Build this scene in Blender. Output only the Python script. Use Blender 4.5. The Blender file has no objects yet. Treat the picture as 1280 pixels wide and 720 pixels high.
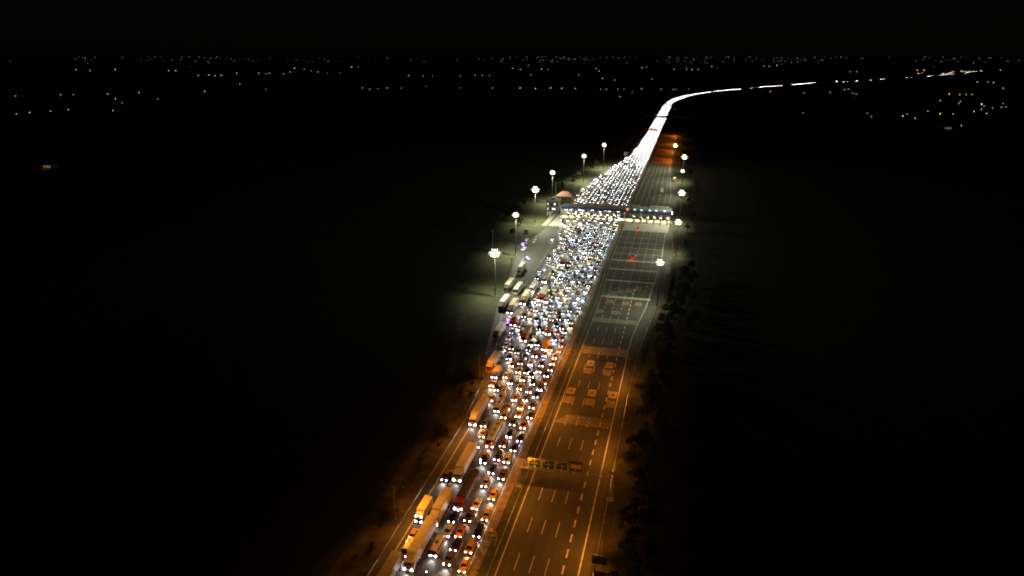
import bpy, math, random
from mathutils import Vector, Matrix
R = math.radians
rnd = random.Random(7)
scene = bpy.context.scene
COL = scene.collection

# ------------------------------------------------------------------ camera geometry
H = 115.0
F = 1280 * 24 / 36
PITCH = math.atan(293 / F)
YAW = math.atan(228 / math.hypot(F, 293))

def gp(px, py, z=0.0):
    """photo pixel -> point on the horizontal plane z"""
    a = px - 640; b = 360 - py
    fh = F * math.cos(PITCH) + b * math.sin(PITCH); d = F * math.sin(PITCH) - b * math.cos(PITCH)
    t = (H - z) / d
    r = a * t; f = fh * t
    return (r * math.cos(YAW) - f * math.sin(YAW), r * math.sin(YAW) + f * math.cos(YAW))

cam_d = bpy.data.cameras.new('camera'); cam = bpy.data.objects.new('camera', cam_d); COL.objects.link(cam)
cam_d.sensor_width = 36; cam_d.lens = 24; cam_d.clip_start = 1; cam_d.clip_end = 60000
cam.location = (0, 0, H); cam.rotation_euler = (R(90) - PITCH, 0, YAW)
scene.camera = cam

# ------------------------------------------------------------------ materials
def nodes(name):
    m = bpy.data.materials.new(name); m.use_nodes = True
    nt = m.node_tree
    return m, nt, nt.nodes['Principled BSDF']

def mat(name, col, rough=0.6, metal=0.0, noise=0.0, nscale=2.0, objcol=False, coat=0.0):
    m, nt, p = nodes(name)
    p.inputs['Roughness'].default_value = rough
    p.inputs['Metallic'].default_value = metal
    if coat: p.inputs['Coat Weight'].default_value = coat
    src = None
    if objcol:
        oi = nt.nodes.new('ShaderNodeObjectInfo'); src = oi.outputs['Color']
    if noise:
        tc = nt.nodes.new('ShaderNodeTexCoord'); n = nt.nodes.new('ShaderNodeTexNoise')
        n.inputs['Scale'].default_value = nscale; n.inputs['Detail'].default_value = 6
        nt.links.new(tc.outputs['Object'], n.inputs['Vector'])
        mr = nt.nodes.new('ShaderNodeMapRange')
        mr.inputs['From Min'].default_value = 0.3; mr.inputs['From Max'].default_value = 0.7
        mr.inputs['To Min'].default_value = 1 - noise; mr.inputs['To Max'].default_value = 1 + noise * 0.5
        nt.links.new(n.outputs['Fac'], mr.inputs['Value'])
        mx = nt.nodes.new('ShaderNodeMix'); mx.data_type = 'RGBA'; mx.blend_type = 'MULTIPLY'
        mx.inputs['Factor'].default_value = 1
        if src: nt.links.new(src, mx.inputs['A'])
        else: mx.inputs['A'].default_value = (*col, 1)
        nt.links.new(mr.outputs['Result'], mx.inputs['B'])
        src = mx.outputs['Result']
    if src: nt.links.new(src, p.inputs['Base Color'])
    else: p.inputs['Base Color'].default_value = (*col, 1)
    return m

def emat(name, col, strength, base=(0.5, 0.5, 0.5), sampled=False):
    m, nt, p = nodes(name)
    if not sampled: m.cycles.emission_sampling = 'NONE'
    p.inputs['Base Color'].default_value = (*base, 1)
    p.inputs['Emission Color'].default_value = (*col, 1)
    p.inputs['Emission Strength'].default_value = strength
    p.inputs['Roughness'].default_value = 0.3
    return m

M = {}
M['paint'] = mat('car_paint', (0.5, 0.5, 0.5), 0.32, 0.0, 0.10, 3.0, objcol=True, coat=0.35)
M['body'] = mat('vehicle_panel', (0.5, 0.5, 0.5), 0.5, 0.0, 0.16, 0.9, objcol=True)
M['glass'] = mat('dark_glass', (0.012, 0.014, 0.016), 0.09)
M['tyre'] = mat('tyre_rubber', (0.02, 0.02, 0.02), 0.85)
M['rim'] = mat('wheel_rim', (0.35, 0.35, 0.36), 0.35, 0.8)
M['trim'] = mat('black_trim', (0.025, 0.025, 0.027), 0.5)
M['chrome'] = mat('chrome', (0.5, 0.5, 0.5), 0.2, 1.0)
M['tarp'] = mat('dark_tarp', (0.045, 0.035, 0.03), 0.8, 0, 0.35, 0.6)
M['plate'] = mat('number_plate', (0.03, 0.08, 0.4), 0.5)
HEADS = 46.0
M['head_cool'] = emat('headlamp_cool', (0.86, 0.93, 1.0), HEADS)
M['head_warm'] = emat('headlamp_warm', (1.0, 0.84, 0.58), HEADS)
M['crowd_cool'] = emat('crowd_headlamp_cool', (0.88, 0.94, 1.0), 22.0)
M['crowd_warm'] = emat('crowd_headlamp_warm', (1.0, 0.86, 0.66), 15.0)
M['mass_cool'] = emat('far_headlamp_cool', (0.93, 0.96, 1.0), 95.0)
M['mass_warm'] = emat('far_headlamp_warm', (1.0, 0.88, 0.68), 80.0)
M['head_blue'] = emat('headlamp_blue', (0.62, 0.68, 1.0), HEADS)
for k_, c_ in (('cool', (.80, .90, 1.0)), ('warm', (1.0, .84, .58)), ('blue', (.55, .65, 1.0))): M['jam_' + k_] = emat('jam_headlamp_' + k_, c_, 10.0)
for k_, lo_, hi_ in (('head_cool', .35, 1.5), ('head_warm', .35, 1.5), ('head_blue', .35, 1.5), ('jam_cool', .10, .95), ('jam_warm', .08, .8), ('jam_blue', .15, .9)):      # lamps differ in age, aim and dirt
    nt_ = M[k_].node_tree; oi_ = nt_.nodes.new('ShaderNodeObjectInfo'); mr_ = nt_.nodes.new('ShaderNodeMapRange')
    mr_.inputs['To Min'].default_value = HEADS * lo_; mr_.inputs['To Max'].default_value = HEADS * hi_
    nt_.links.new(oi_.outputs['Random'], mr_.inputs['Value']); nt_.links.new(mr_.outputs['Result'], nt_.nodes['Principled BSDF'].inputs['Emission Strength'])
M['tail'] = emat('tail_lamp', (1.0, 0.06, 0.02), 7.0, (0.3, 0.01, 0.01))
M['tail_off'] = mat('tail_lens', (0.35, 0.02, 0.02), 0.3)
M['marker'] = emat('marker_lamp', (1.0, 0.62, 0.2), 8.0)
M['steel'] = mat('galvanised_steel', (0.42, 0.43, 0.42), 0.45, 0.6, 0.2, 1.5)
M['mast_steel'] = mat('dark_mast_steel', (0.05, 0.052, 0.05), 0.6)
M['pole'] = mat('grey_pole', (0.36, 0.37, 0.36), 0.5, 0.3)
M['white_paint'] = mat('white_line_paint', (0.7, 0.69, 0.64), 0.6, 0, 0.35, 0.8)
M['orange_paint'] = mat('orange_line_paint', (0.55, 0.40, 0.17), 0.7, 0, 0.35, 0.9)
M['red_tan_paint'] = mat('faded_red_tan_paint', (0.36, 0.21, 0.15), 0.7, 0, 0.35, 0.9)
M['rumble'] = mat('pale_rumble_paint', (0.34, 0.29, 0.2), 0.7, 0, 0.4, 0.7)
M['ochre'] = mat('red_ochre_surface', (0.34, 0.10, 0.03), 0.75, 0, 0.35, 0.5)
M['concrete'] = mat('concrete', (0.33, 0.32, 0.28), 0.8, 0, 0.3, 0.35)
M['concrete_kerb'] = mat('kerb_concrete', (0.36, 0.33, 0.27), 0.8, 0, 0.35, 0.5)
M['sign_green'] = mat('sign_green', (0.008, 0.075, 0.055), 0.45)
M['sign_dark'] = mat('sign_dark', (0.02, 0.04, 0.05), 0.45)
M['sign_white'] = mat('sign_white', (0.75, 0.75, 0.7), 0.5)
M['sign_edge'] = mat('sign_edge', (0.38, 0.40, 0.34), 0.5)
M['sign_yellow'] = mat('sign_yellow', (0.45, 0.28, 0.02), 0.5)
M['sign_orange'] = mat('sign_orange', (0.5, 0.24, 0.06), 0.5)
M['sign_tan'] = mat('sign_tan', (0.55, 0.45, 0.3), 0.5)
M['sign_red'] = mat('sign_red', (0.5, 0.03, 0.03), 0.5)
M['blue_fascia'] = mat('blue_fascia', (0.018, 0.026, 0.14), 0.4, 0, 0.12, 0.3)
M['roof_grey'] = mat('grey_roof_sheet', (0.17, 0.17, 0.16), 0.6, 0, 0.25, 0.4)
M['wall_dark'] = mat('dark_blue_cladding', (0.06, 0.065, 0.08), 0.5, 0, 0.2, 0.5)
M['wall_pale'] = mat('pale_render_wall', (0.34, 0.31, 0.26), 0.8, 0, 0.2, 0.4)
M['roof_red'] = mat('red_tile_roof', (0.11, 0.032, 0.018), 0.75, 0, 0.3, 1.2)
M['lit_window'] = emat('lit_window', (0.85, 0.95, 1.0), 1.6)
M['cyan_signal'] = emat('cyan_lane_signal', (0.45, 1.0, 0.9), 0.9)
M['red_signal'] = emat('red_lane_signal', (1.0, 0.08, 0.02), 4.0)
M['booth'] = mat('booth_panel', (0.55, 0.5, 0.36), 0.5)
M['mast_lens'] = emat('floodlight_lens', (1.0, 0.97, 0.66), 9.0)
M['mast_halo'] = emat('halo_lens', (1.0, 0.90, 0.34), 0.62)  # weak yellow glow, invented to imitate a halo round the lamps
M['sodium_lens'] = emat('sodium_lens', (1.0, 0.5, 0.1), 12.0)
M['bark'] = mat('bark', (0.06, 0.045, 0.03), 0.9, 0, 0.3, 3)
M['police_blue'] = emat('police_blue_lamp', (0.16, 0.16, 1.0), 1.6)
M['police_purple'] = emat('police_purple_lamp', (0.42, 0.10, 1.0), 5.0)
M['strip_lamp'] = emat('canopy_strip_lamp', (1.0, 0.93, 0.6), 8.0)
M['far_white'] = emat('far_white_lamp', (0.95, 0.95, 0.85), 4.5)
M['far_orange'] = emat('far_orange_lamp', (1.0, 0.5, 0.17), 6.0)
M['town_wall'] = mat('town_wall', (0.2, 0.19, 0.17), 0.8)
M['town_lit'] = emat('town_lit_window', (1.0, 0.85, 0.62), 0.26)

def leaf_mat():
    m, nt, p = nodes('leaves')
    tc = nt.nodes.new('ShaderNodeTexCoord'); n = nt.nodes.new('ShaderNodeTexNoise'); n.inputs['Scale'].default_value = 0.9
    nt.links.new(tc.outputs['Object'], n.inputs['Vector'])
    cr = nt.nodes.new('ShaderNodeValToRGB')
    cr.color_ramp.elements[0].position = 0.3; cr.color_ramp.elements[0].color = (0.022, 0.035, 0.012, 1)
    cr.color_ramp.elements[1].position = 0.7; cr.color_ramp.elements[1].color = (0.07, 0.085, 0.028, 1)
    nt.links.new(n.outputs['Fac'], cr.inputs['Fac']); nt.links.new(cr.outputs['Color'], p.inputs['Base Color'])
    p.inputs['Roughness'].default_value = 0.75
    return m
M['leaf'] = leaf_mat()

def asphalt(name, c0, c1, rough=0.62):
    """worn asphalt: fine grain, long tyre-polished bands, patches"""
    m, nt, p = nodes(name)
    tc = nt.nodes.new('ShaderNodeTexCoord')
    mp = nt.nodes.new('ShaderNodeMapping'); mp.inputs['Scale'].default_value = (0.55, 0.02, 1)
    nt.links.new(tc.outputs['Object'], mp.inputs['Vector'])
    n1 = nt.nodes.new('ShaderNodeTexNoise'); n1.inputs['Scale'].default_value = 1.0; n1.inputs['Detail'].default_value = 5
    nt.links.new(mp.outputs['Vector'], n1.inputs['Vector'])
    n2 = nt.nodes.new('ShaderNodeTexNoise'); n2.inputs['Scale'].default_value = 0.06; n2.inputs['Detail'].default_value = 7
    nt.links.new(tc.outputs['Object'], n2.inputs['Vector'])
    n3 = nt.nodes.new('ShaderNodeTexNoise'); n3.inputs['Scale'].default_value = 3.0; n3.inputs['Detail'].default_value = 4
    nt.links.new(tc.outputs['Object'], n3.inputs['Vector'])
    a = nt.nodes.new('ShaderNodeMath'); a.operation = 'ADD'; nt.links.new(n1.outputs['Fac'], a.inputs[0]); nt.links.new(n2.outputs['Fac'], a.inputs[1])
    b = nt.nodes.new('ShaderNodeMath'); b.operation = 'MULTIPLY_ADD'; nt.links.new(n3.outputs['Fac'], b.inputs[0]); b.inputs[1].default_value = 0.5; nt.links.new(a.outputs[0], b.inputs[2])
    mr = nt.nodes.new('ShaderNodeMapRange'); mr.inputs['From Min'].default_value = 0.85; mr.inputs['From Max'].default_value = 1.65
    nt.links.new(b.outputs[0], mr.inputs['Value'])
    mx = nt.nodes.new('ShaderNodeMix'); mx.data_type = 'RGBA'
    mx.inputs['A'].default_value = (*c0, 1); mx.inputs['B'].default_value = (*c1, 1)
    nt.links.new(mr.outputs['Result'], mx.inputs['Factor']); nt.links.new(mx.outputs['Result'], p.inputs['Base Color'])
    p.inputs['Roughness'].default_value = rough
    return m
M['asphalt'] = asphalt('asphalt', (0.034, 0.033, 0.031), (0.082, 0.079, 0.074), 0.72)
M['asphalt_old'] = asphalt('asphalt_shoulder', (0.05, 0.047, 0.042), (0.10, 0.092, 0.08), 0.75)

def ground_mat():
    m, nt, p = nodes('dark_fields')
    tc = nt.nodes.new('ShaderNodeTexCoord')
    v = nt.nodes.new('ShaderNodeTexVoronoi'); v.inputs['Scale'].default_value = 0.008
    mp = nt.nodes.new('ShaderNodeMapping'); mp.inputs['Rotation'].default_value = (0, 0, 0.25); mp.inputs['Scale'].default_value = (1, 0.45, 1)
    nt.links.new(tc.outputs['Object'], mp.inputs['Vector']); nt.links.new(mp.outputs['Vector'], v.inputs['Vector'])
    n = nt.nodes.new('ShaderNodeTexNoise'); n.inputs['Scale'].default_value = 0.12; n.inputs['Detail'].default_value = 9; n.inputs['Roughness'].default_value = 0.65
    nt.links.new(tc.outputs['Object'], n.inputs['Vector'])
    w = nt.nodes.new('ShaderNodeTexWave'); w.inputs['Scale'].default_value = 0.11; w.inputs['Distortion'].default_value = 1.5; w.inputs['Detail'].default_value = 2
    nt.links.new(mp.outputs['Vector'], w.inputs['Vector'])
    sep = nt.nodes.new('ShaderNodeSeparateColor'); nt.links.new(v.outputs['Color'], sep.inputs['Color'])
    a = nt.nodes.new('ShaderNodeMath'); a.operation = 'MULTIPLY_ADD'; nt.links.new(sep.outputs['Red'], a.inputs[0]); a.inputs[1].default_value = 0.35; nt.links.new(n.outputs['Fac'], a.inputs[2])
    b = nt.nodes.new('ShaderNodeMath'); b.operation = 'MULTIPLY_ADD'; nt.links.new(w.outputs['Fac'], b.inputs[0]); b.inputs[1].default_value = 0.05; nt.links.new(a.outputs[0], b.inputs[2])
    cr = nt.nodes.new('ShaderNodeValToRGB')
    e = cr.color_ramp.elements
    e[0].position = 0.4; e[0].color = (0.022, 0.03, 0.012, 1)
    e[1].position = 0.95; e[1].color = (0.085, 0.09, 0.042, 1)
    x = cr.color_ramp.elements.new(0.7); x.color = (0.05, 0.058, 0.026, 1)
    nt.links.new(b.outputs[0], cr.inputs['Fac']); nt.links.new(cr.outputs['Color'], p.inputs['Base Color'])
    p.inputs['Roughness'].default_value = 0.95
    return m
M['ground'] = ground_mat()
M['grass'] = mat('verge_grass', (0.055, 0.06, 0.024), 0.95, 0, 0.5, 0.5)
M['dirt'] = mat('verge_dirt', (0.065, 0.052, 0.034), 0.95, 0, 0.55, 0.35)
M['median_soil'] = mat('median_soil', (0.25, 0.19, 0.12), 0.95, 0, 0.45, 0.5)
M['track'] = mat('farm_track', (0.10, 0.095, 0.07), 0.95, 0, 0.4, 0.3)

# ------------------------------------------------------------------ mesh helpers
class MB:
    def __init__(s): s.v = []; s.f = []; s.m = []; s.mats = []
    def mi(s, m):
        if m not in s.mats: s.mats.append(m)
        return s.mats.index(m)
    def add(s, vs, fs, m):
        k = len(s.v); s.v += [tuple(v) for v in vs]; i = s.mi(m)
        for f in fs: s.f.append([k + q for q in f]); s.m.append(i)
    def quad(s, a, b, c, d, m): s.add([a, b, c, d], [(0, 1, 2, 3)], m)
    def box(s, x0, x1, y0, y1, z0, z1, m, bev=0.0):
        if bev:
            b = bev
            lo = [(x0 + b, y0), (x1 - b, y0), (x1, y0 + b), (x1, y1 - b), (x1 - b, y1), (x0 + b, y1), (x0, y1 - b), (x0, y0 + b)]
            cx = (x0 + x1) / 2; cy = (y0 + y1) / 2
            sx = 1 - 2 * b / max(x1 - x0, 1e-6); sy = 1 - 2 * b / max(y1 - y0, 1e-6)
            ins = [(cx + (x - cx) * sx, cy + (y - cy) * sy) for x, y in lo]
            vs = [(x, y, z0) for x, y in lo] + [(x, y, z1 - b) for x, y in lo] + [(x, y, z1) for x, y in ins]
            fs = [tuple(range(7, -1, -1)), tuple(range(16, 24))]
            for k in range(8):
                j = (k + 1) % 8
                fs += [(k, j, 8 + j, 8 + k), (8 + k, 8 + j, 16 + j, 16 + k)]
            s.add(vs, fs, m); return
        vs = [(x0, y0, z0), (x1, y0, z0), (x1, y1, z0), (x0, y1, z0), (x0, y0, z1), (x1, y0, z1), (x1, y1, z1), (x0, y1, z1)]
        s.add(vs, [(3, 2, 1, 0), (4, 5, 6, 7), (0, 1, 5, 4), (1, 2, 6, 5), (2, 3, 7, 6), (3, 0, 4, 7)], m)
    def tube(s, a, b, r0, r1, m, n=8, caps=True):
        a = Vector(a); b = Vector(b); d = (b - a).normalized()
        u = d.orthogonal().normalized(); w = d.cross(u)
        vs = []
        for c, r in ((a, r0), (b, r1)):
            for k in range(n):
                t = 2 * math.pi * k / n
                vs.append(c + u * (r * math.cos(t)) + w * (r * math.sin(t)))
        fs = [(k, (k + 1) % n, n + (k + 1) % n, n + k) for k in range(n)]
        if caps: fs += [tuple(range(n - 1, -1, -1)), tuple(range(n, 2 * n))]
        s.add(vs, fs, m)
    def bar(s, a, b, t, m): s.tube(a, b, t, t, m, 4)
    def rings(s, rings, m, cap=True):
        n = len(rings[0]); vs = [p for r in rings for p in r]; fs = []
        for i in range(len(rings) - 1):
            for k in range(n):
                j = (k + 1) % n
                fs.append((i * n + k, i * n + j, (i + 1) * n + j, (i + 1) * n + k))
        if cap:
            fs.append(tuple(range(n - 1, -1, -1))); fs.append(tuple(range((len(rings) - 1) * n, len(rings) * n)))
        s.add(vs, fs, m)
    def merge(s, o, off=(0, 0, 0), rz=0.0):
        c, sn = math.cos(rz), math.sin(rz)
        k = len(s.v)
        s.v += [(x * c - y * sn + off[0], x * sn + y * c + off[1], z + off[2]) for x, y, z in o.v]
        mp = [s.mi(m) for m in o.mats]
        s.f += [[k + q for q in f] for f in o.f]; s.m += [mp[i] for i in o.m]
    def mesh(s, name, smooth=False):
        me = bpy.data.meshes.new(name); me.from_pydata(s.v, [], s.f)
        for m in s.mats: me.materials.append(m)
        me.polygons.foreach_set('material_index', s.m)
        if smooth: me.polygons.foreach_set('use_smooth', [True] * len(s.f))
        me.update()
        return me
    def build(s, name, parent=None, color=None, smooth=False):
        o = bpy.data.objects.new(name, s.mesh(name, smooth)); COL.objects.link(o)
        if parent: o.parent = parent
        if color: o.color = (*color, 1)
        return o

def tag(o, label=None, cat=None, group=None, kind=None):
    if label: o['label'] = label
    if cat: o['category'] = cat
    if group: o['group'] = group
    if kind: o['kind'] = kind
    return o

def thing(name, label, cat, loc=(0, 0, 0), rz=0.0, group=None):
    o = bpy.data.objects.new(name, None); COL.objects.link(o)
    o.empty_display_size = 0.2
    o.location = loc; o.rotation_euler = (0, 0, rz)
    return tag(o, label, cat, group)

def copy_tree(o, parent=None):
    c = o.copy(); COL.objects.link(c)
    if parent: c.parent = parent
    for ch in list(o.children): copy_tree(ch, c)
    return c

def structure(name, mb):
    return tag(mb.build(name), kind='structure')

def interp(poly, y):
    if y <= poly[0][1]: return poly[0][0]
    for (x0, y0), (x1, y1) in zip(poly, poly[1:]):
        if y <= y1: return x0 + (x1 - x0) * (y - y0) / (y1 - y0)
    return poly[-1][0]

WORD = ['zeroth', 'first', 'second', 'third', 'fourth', 'fifth', 'sixth', 'seventh', 'eighth', 'ninth', 'tenth', 'eleventh', 'twelfth', 'thirteenth',
        'fourteenth', 'fifteenth', 'sixteenth', 'seventeenth', 'eighteenth', 'nineteenth', 'twentieth']
def ordinal(n):
    if n <= 20: return WORD[n]
    t = {2: 'twenty', 3: 'thirty', 4: 'forty'}[n // 10]
    return t + '-' + WORD[n % 10] if n % 10 else {2: 'twentieth', 3: 'thirtieth', 4: 'fortieth'}[n // 10]

# ------------------------------------------------------------------ ground, road
g = MB()
g.quad((-40000, -3000, -0.02), (40000, -3000, -0.02), (40000, 50000, -0.02), (-40000, 50000, -0.02), M['ground'])
structure('ground', g)

# outline of the paved plaza (left and right edges along the road axis)
LEFT = [(-64.2, -400), (-64.2, 190), (-66.3, 216), (-72.9, 244), (-78.1, 274), (-83.3, 303), (-87.6, 337), (-92.4, 374), (-95.5, 410), (-91.5, 444), (-90.5, 489), (-91.5, 520),
        (-92.2, 555), (-88.5, 640), (-80.5, 720), (-67.5, 827), (-64.6, 960), (-64.2, 1290), (-64, 1560), (-62, 1700)]
LR = [(-41.6, -400), (-41.6, 1640), (-41, 1700)]            # median side edge of the left carriageway
RL = [(-35.9, -400), (-35.9, 320), (-37.2, 350), (-38.6, 393), (-38.8, 560), (-38.2, 640), (-37.0, 760), (-36.6, 1640), (-36, 1700)]
RIGHT = [(-14.2, -400), (-14.0, 215), (-13.6, 244), (-12.4, 268), (-10.0, 297), (-7.0, 322), (-5.0, 351), (-4.3, 405), (-4.6, 470), (-4.6, 560), (-6, 640), (-12.5, 720), (-14.5, 800), (-14.6, 1640), (-14.6, 1700)]

# the centre line bends to the right beyond the plaza
BEND = [(-50.5, 1640), (-49, 1720), (-45, 1820), (-38, 1900), (-28, 1985), (-12, 2090), (10, 2190), (40, 2290), (95, 2420), (180, 2590), (300, 2820), (450, 3090), (560, 3260), (666, 3407), (820, 3620), (1010, 3880), (1300, 4400), (1650, 5050), (2040, 5860)]

def strip(mb, L, Rr, z, m, ys):
    for y0, y1 in zip(ys, ys[1:]):
        mb.quad((interp(L, y0), y0, z), (interp(Rr, y0), y0, z), (interp(Rr, y1), y1, z), (interp(L, y1), y1, z), m)
def yset(*polys):
    s = set()
    for p in polys: s |= {y for _, y in p}
    return sorted(s)
mb = MB(); strip(mb, LEFT, LR, 0.06, M['asphalt'], yset(LEFT, LR)); structure('road', mb)
mb = MB(); strip(mb, RL, RIGHT, 0.06, M['asphalt'], yset(RL, RIGHT)); structure('road', mb)

def offset_path(path, d):
    out = []
    for i, (x, y) in enumerate(path):
        a = path[max(i - 1, 0)]; b = path[min(i + 1, len(path) - 1)]
        t = Vector((b[0] - a[0], b[1] - a[1])).normalized()
        out.append((x + t.y * d, y - t.x * d))
    return out
def ribbon(mb, path, d0, d1, z, m):
    a = offset_path(path, d0); b = offset_path(path, d1)
    for i in range(len(path) - 1):
        mb.quad((*a[i], z), (*b[i], z), (*b[i + 1], z), (*a[i + 1], z), m)
mb = MB(); far = [(-50.5, 1700)] + BEND[2:]
ribbon(mb, far, -13, 10, 0.06, M['asphalt']); ribbon(mb, far, 14, 36, 0.06, M['asphalt']); structure('road', mb)

# median strip and verges
mb = MB()
strip(mb, [(-41.6, -400), (-41.6, 1640)], [(-39.5, -400), (-39.5, 1640)], 0.045, M['median_soil'], [-400, 1640])
structure('median', mb)
mb = MB()
strip(mb, [(-39.5, -400), (-39.5, 1640)], RL, 0.05, M['grass'], yset(RL[:-1]))
structure('median', mb)
mb = MB()
ys = [-400, 0, 100, 190, 216, 244, 274, 303]
strip(mb, [(-71.2, -400), (-71.2, 190), (-72.5, 216), (-76, 244), (-79.5, 274), (-83.6, 303)], LEFT, 0.02, M['dirt'], ys)
structure('verge', mb)
mb = MB()
strip(mb, RIGHT, [(x + 3.2, y) for x, y in RIGHT], 0.02, M['dirt'], yset(RIGHT[:9]))
structure('verge', mb)
mb = MB()
for pts, w in (([(800, 705), (806, 600), (813, 540), (822, 480), (826, 460), (845, 400), (862, 367), (868, 342), (872, 318), (873, 290), (870, 262)], 1.6),
               ([(400, 740), (450, 675), (490, 612), (535, 542), (556, 490), (572, 430), (577, 395)], 1.6)):
    ribbon(mb, [gp(*p) for p in pts], -w, w, 0.03, M['track'])
structure('path', mb)

# concrete apron under the toll canopy
mb = MB()
strip(mb, [(x + 0.6, y) for x, y in LEFT], LR, 0.066, M['concrete'], [462, 489, 515])
strip(mb, RL, [(x - 3, y) for x, y in RIGHT], 0.066, M['concrete'], [462, 489, 515])
structure('concrete_apron', mb)
mb = MB()
for x in range(-84, -10, 8):
    if -42 < x < -37: continue
mb.box(-95, -91.6, 462, 515, 0, 0.12, M['concrete_kerb']); structure('kerb', mb)

# painted markings ------------------------------------------------
Z = 0.070
mk = MB(); P_ = M['white_paint']
def pline(pts, w, z=Z, m=P_): ribbon(mk, pts, -w / 2, w / 2, z, m)
def straight(x, y0, y1, w=0.2, z=Z): mk.quad((x - w / 2, y0, z), (x + w / 2, y0, z), (x + w / 2, y1, z), (x - w / 2, y1, z), P_)
def dashes(x, y0, y1, ln, per, w=0.17, phase=0.0, fx=None):
    y = y0 + phase
    while y < y1:
        xa = x if fx is None else fx(y); xb = x if fx is None else fx(y + ln)
        mk.quad((xa - w / 2, y, Z), (xa + w / 2, y, Z), (xb + w / 2, y + ln, Z), (xb - w / 2, y + ln, Z), P_)
        y += per
# left carriageway
straight(-41.95, 20, 462, 0.24); straight(-41.95, 516, 1600, 0.24)
straight(-61.2, 20, 205, 0.24)
pline([(-61.2, 205), (-64.5, 230), (-70, 250), (-76, 280), (-81, 306), (-85.5, 340), (-89, 380)], 0.2)
for x in (-57.4, -53.75, -50.1, -46.1): dashes(x, 70.6, 250, 6, 13.7, phase=1.4)
for x in (-79, -74.5): dashes(x, 330, 460, 2.2, 5.5, 0.2, fx=lambda y, x=x: x + (y - 460) * -0.02)
for k in range(6): dashes(-46 - k * 4.1, 300, 460, 2, 6, 0.15)
# right carriageway
straight(-35.35, 20, 320, 0.24); pline([(-35.35, 320), (-36.5, 350), (-37.9, 393), (-38.1, 462)], 0.24); pline([(-38.1, 516), (-37.6, 640), (-36.2, 760), (-36, 1100)], 0.22)
straight(-16.55, 20, 262, 0.3)
pline([(-16.55, 262), (-16.2, 275), (-15.2, 287), (-12.6, 316), (-11.0, 349), (-9.3, 390), (-9.3, 462)], 0.26)
pline([(-9.5, 516), (-10, 600), (-14, 700), (-16.5, 780), (-16.6, 1100)], 0.24)
for x in (-31.5, -27.85, -24.15): dashes(x, 71.6, 292, 6, 13.7, phase=0.1)
dashes(-20.3, 70.8, 335, 3, 5.75, 0.36, phase=-0.4)
for k in range(5):
    xa = (-31.5, -27.85, -24.15, -20.3, -16.2)[k]; xb = -38 + (k + 1) * 4.75
    dashes(0, 294 if k < 3 else 336, 462, 2.6, 6.2, 0.2, fx=lambda y, xa=xa, xb=xb: xa + (xb - xa) * min(1, max(0, (y - 290) / 70)))
    pline([(xb, 516), (xb + 0.3, 600), ((xa + xb) / 2, 680), (xa, 760)], 0.16)
for x in (-31.5, -27.85, -24.15, -20.3): dashes(x, 765, 1100, 6, 14)
# speed-reducing cross bands near the plaza
for y, d, x0, x1 in ((322.6, 1.5, -36.0, -11.4), (349.3, 1.2, -36.6, -10.2), (370.3, 1.2, -37.3, -9.9), (388.3, 1.2, -37.9, -9.3), (403.5, .5, -38, -9.3), (417, .5, -38, -9.3), (430, .5, -38, -9.3), (443, .5, -38, -9.3)):
    for j in range(2 if d > 1 else 1):
        mk.quad((x0, y + j * d * 0.9, Z + 0.004), (x1, y + j * d * 0.9, Z + 0.004), (x1, y + j * d * 0.9 + d * 0.55, Z + 0.004), (x0, y + j * d * 0.9 + d * 0.55, Z + 0.004), P_)
structure('road_marking', mk)
# hatched rumble areas
mk = MB()
def hatch(y0, y1, x0, x1, n, m):
    sk = (y1 - y0) * 0.6
    w = (x1 - x0) / n
    for k in range(n):
        a = x0 + k * w
        mk.quad((a, y0, Z + 0.004), (min(a + w * 0.48, x1), y0, Z + 0.004), (min(a + w * 0.48 + sk, x1), y1, Z + 0.004), (min(a + sk, x1), y1, Z + 0.004), m)
hatch(196, 202.2, -35.1, -16.9, 15, M['rumble'])
for y0, y1 in ((253, 254.3), (254.9, 256.2), (256.8, 258.1), (258.7, 260)):
    mk.quad((-35.1, y0, Z + 0.004), (-16.9, y0, Z + 0.004), (-16.9, y1, Z + 0.004), (-35.1, y1, Z + 0.004), M['rumble'])
for y0, y1 in ((288.6, 289.8), (290.4, 291.6), (292.2, 293.4)):
    mk.quad((-35.2, y0, Z + 0.004), (-15.4, y0, Z + 0.004), (-15.4, y1, Z + 0.004), (-35.2, y1, Z + 0.004), M['rumble'])
structure('road_marking', mk)
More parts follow.
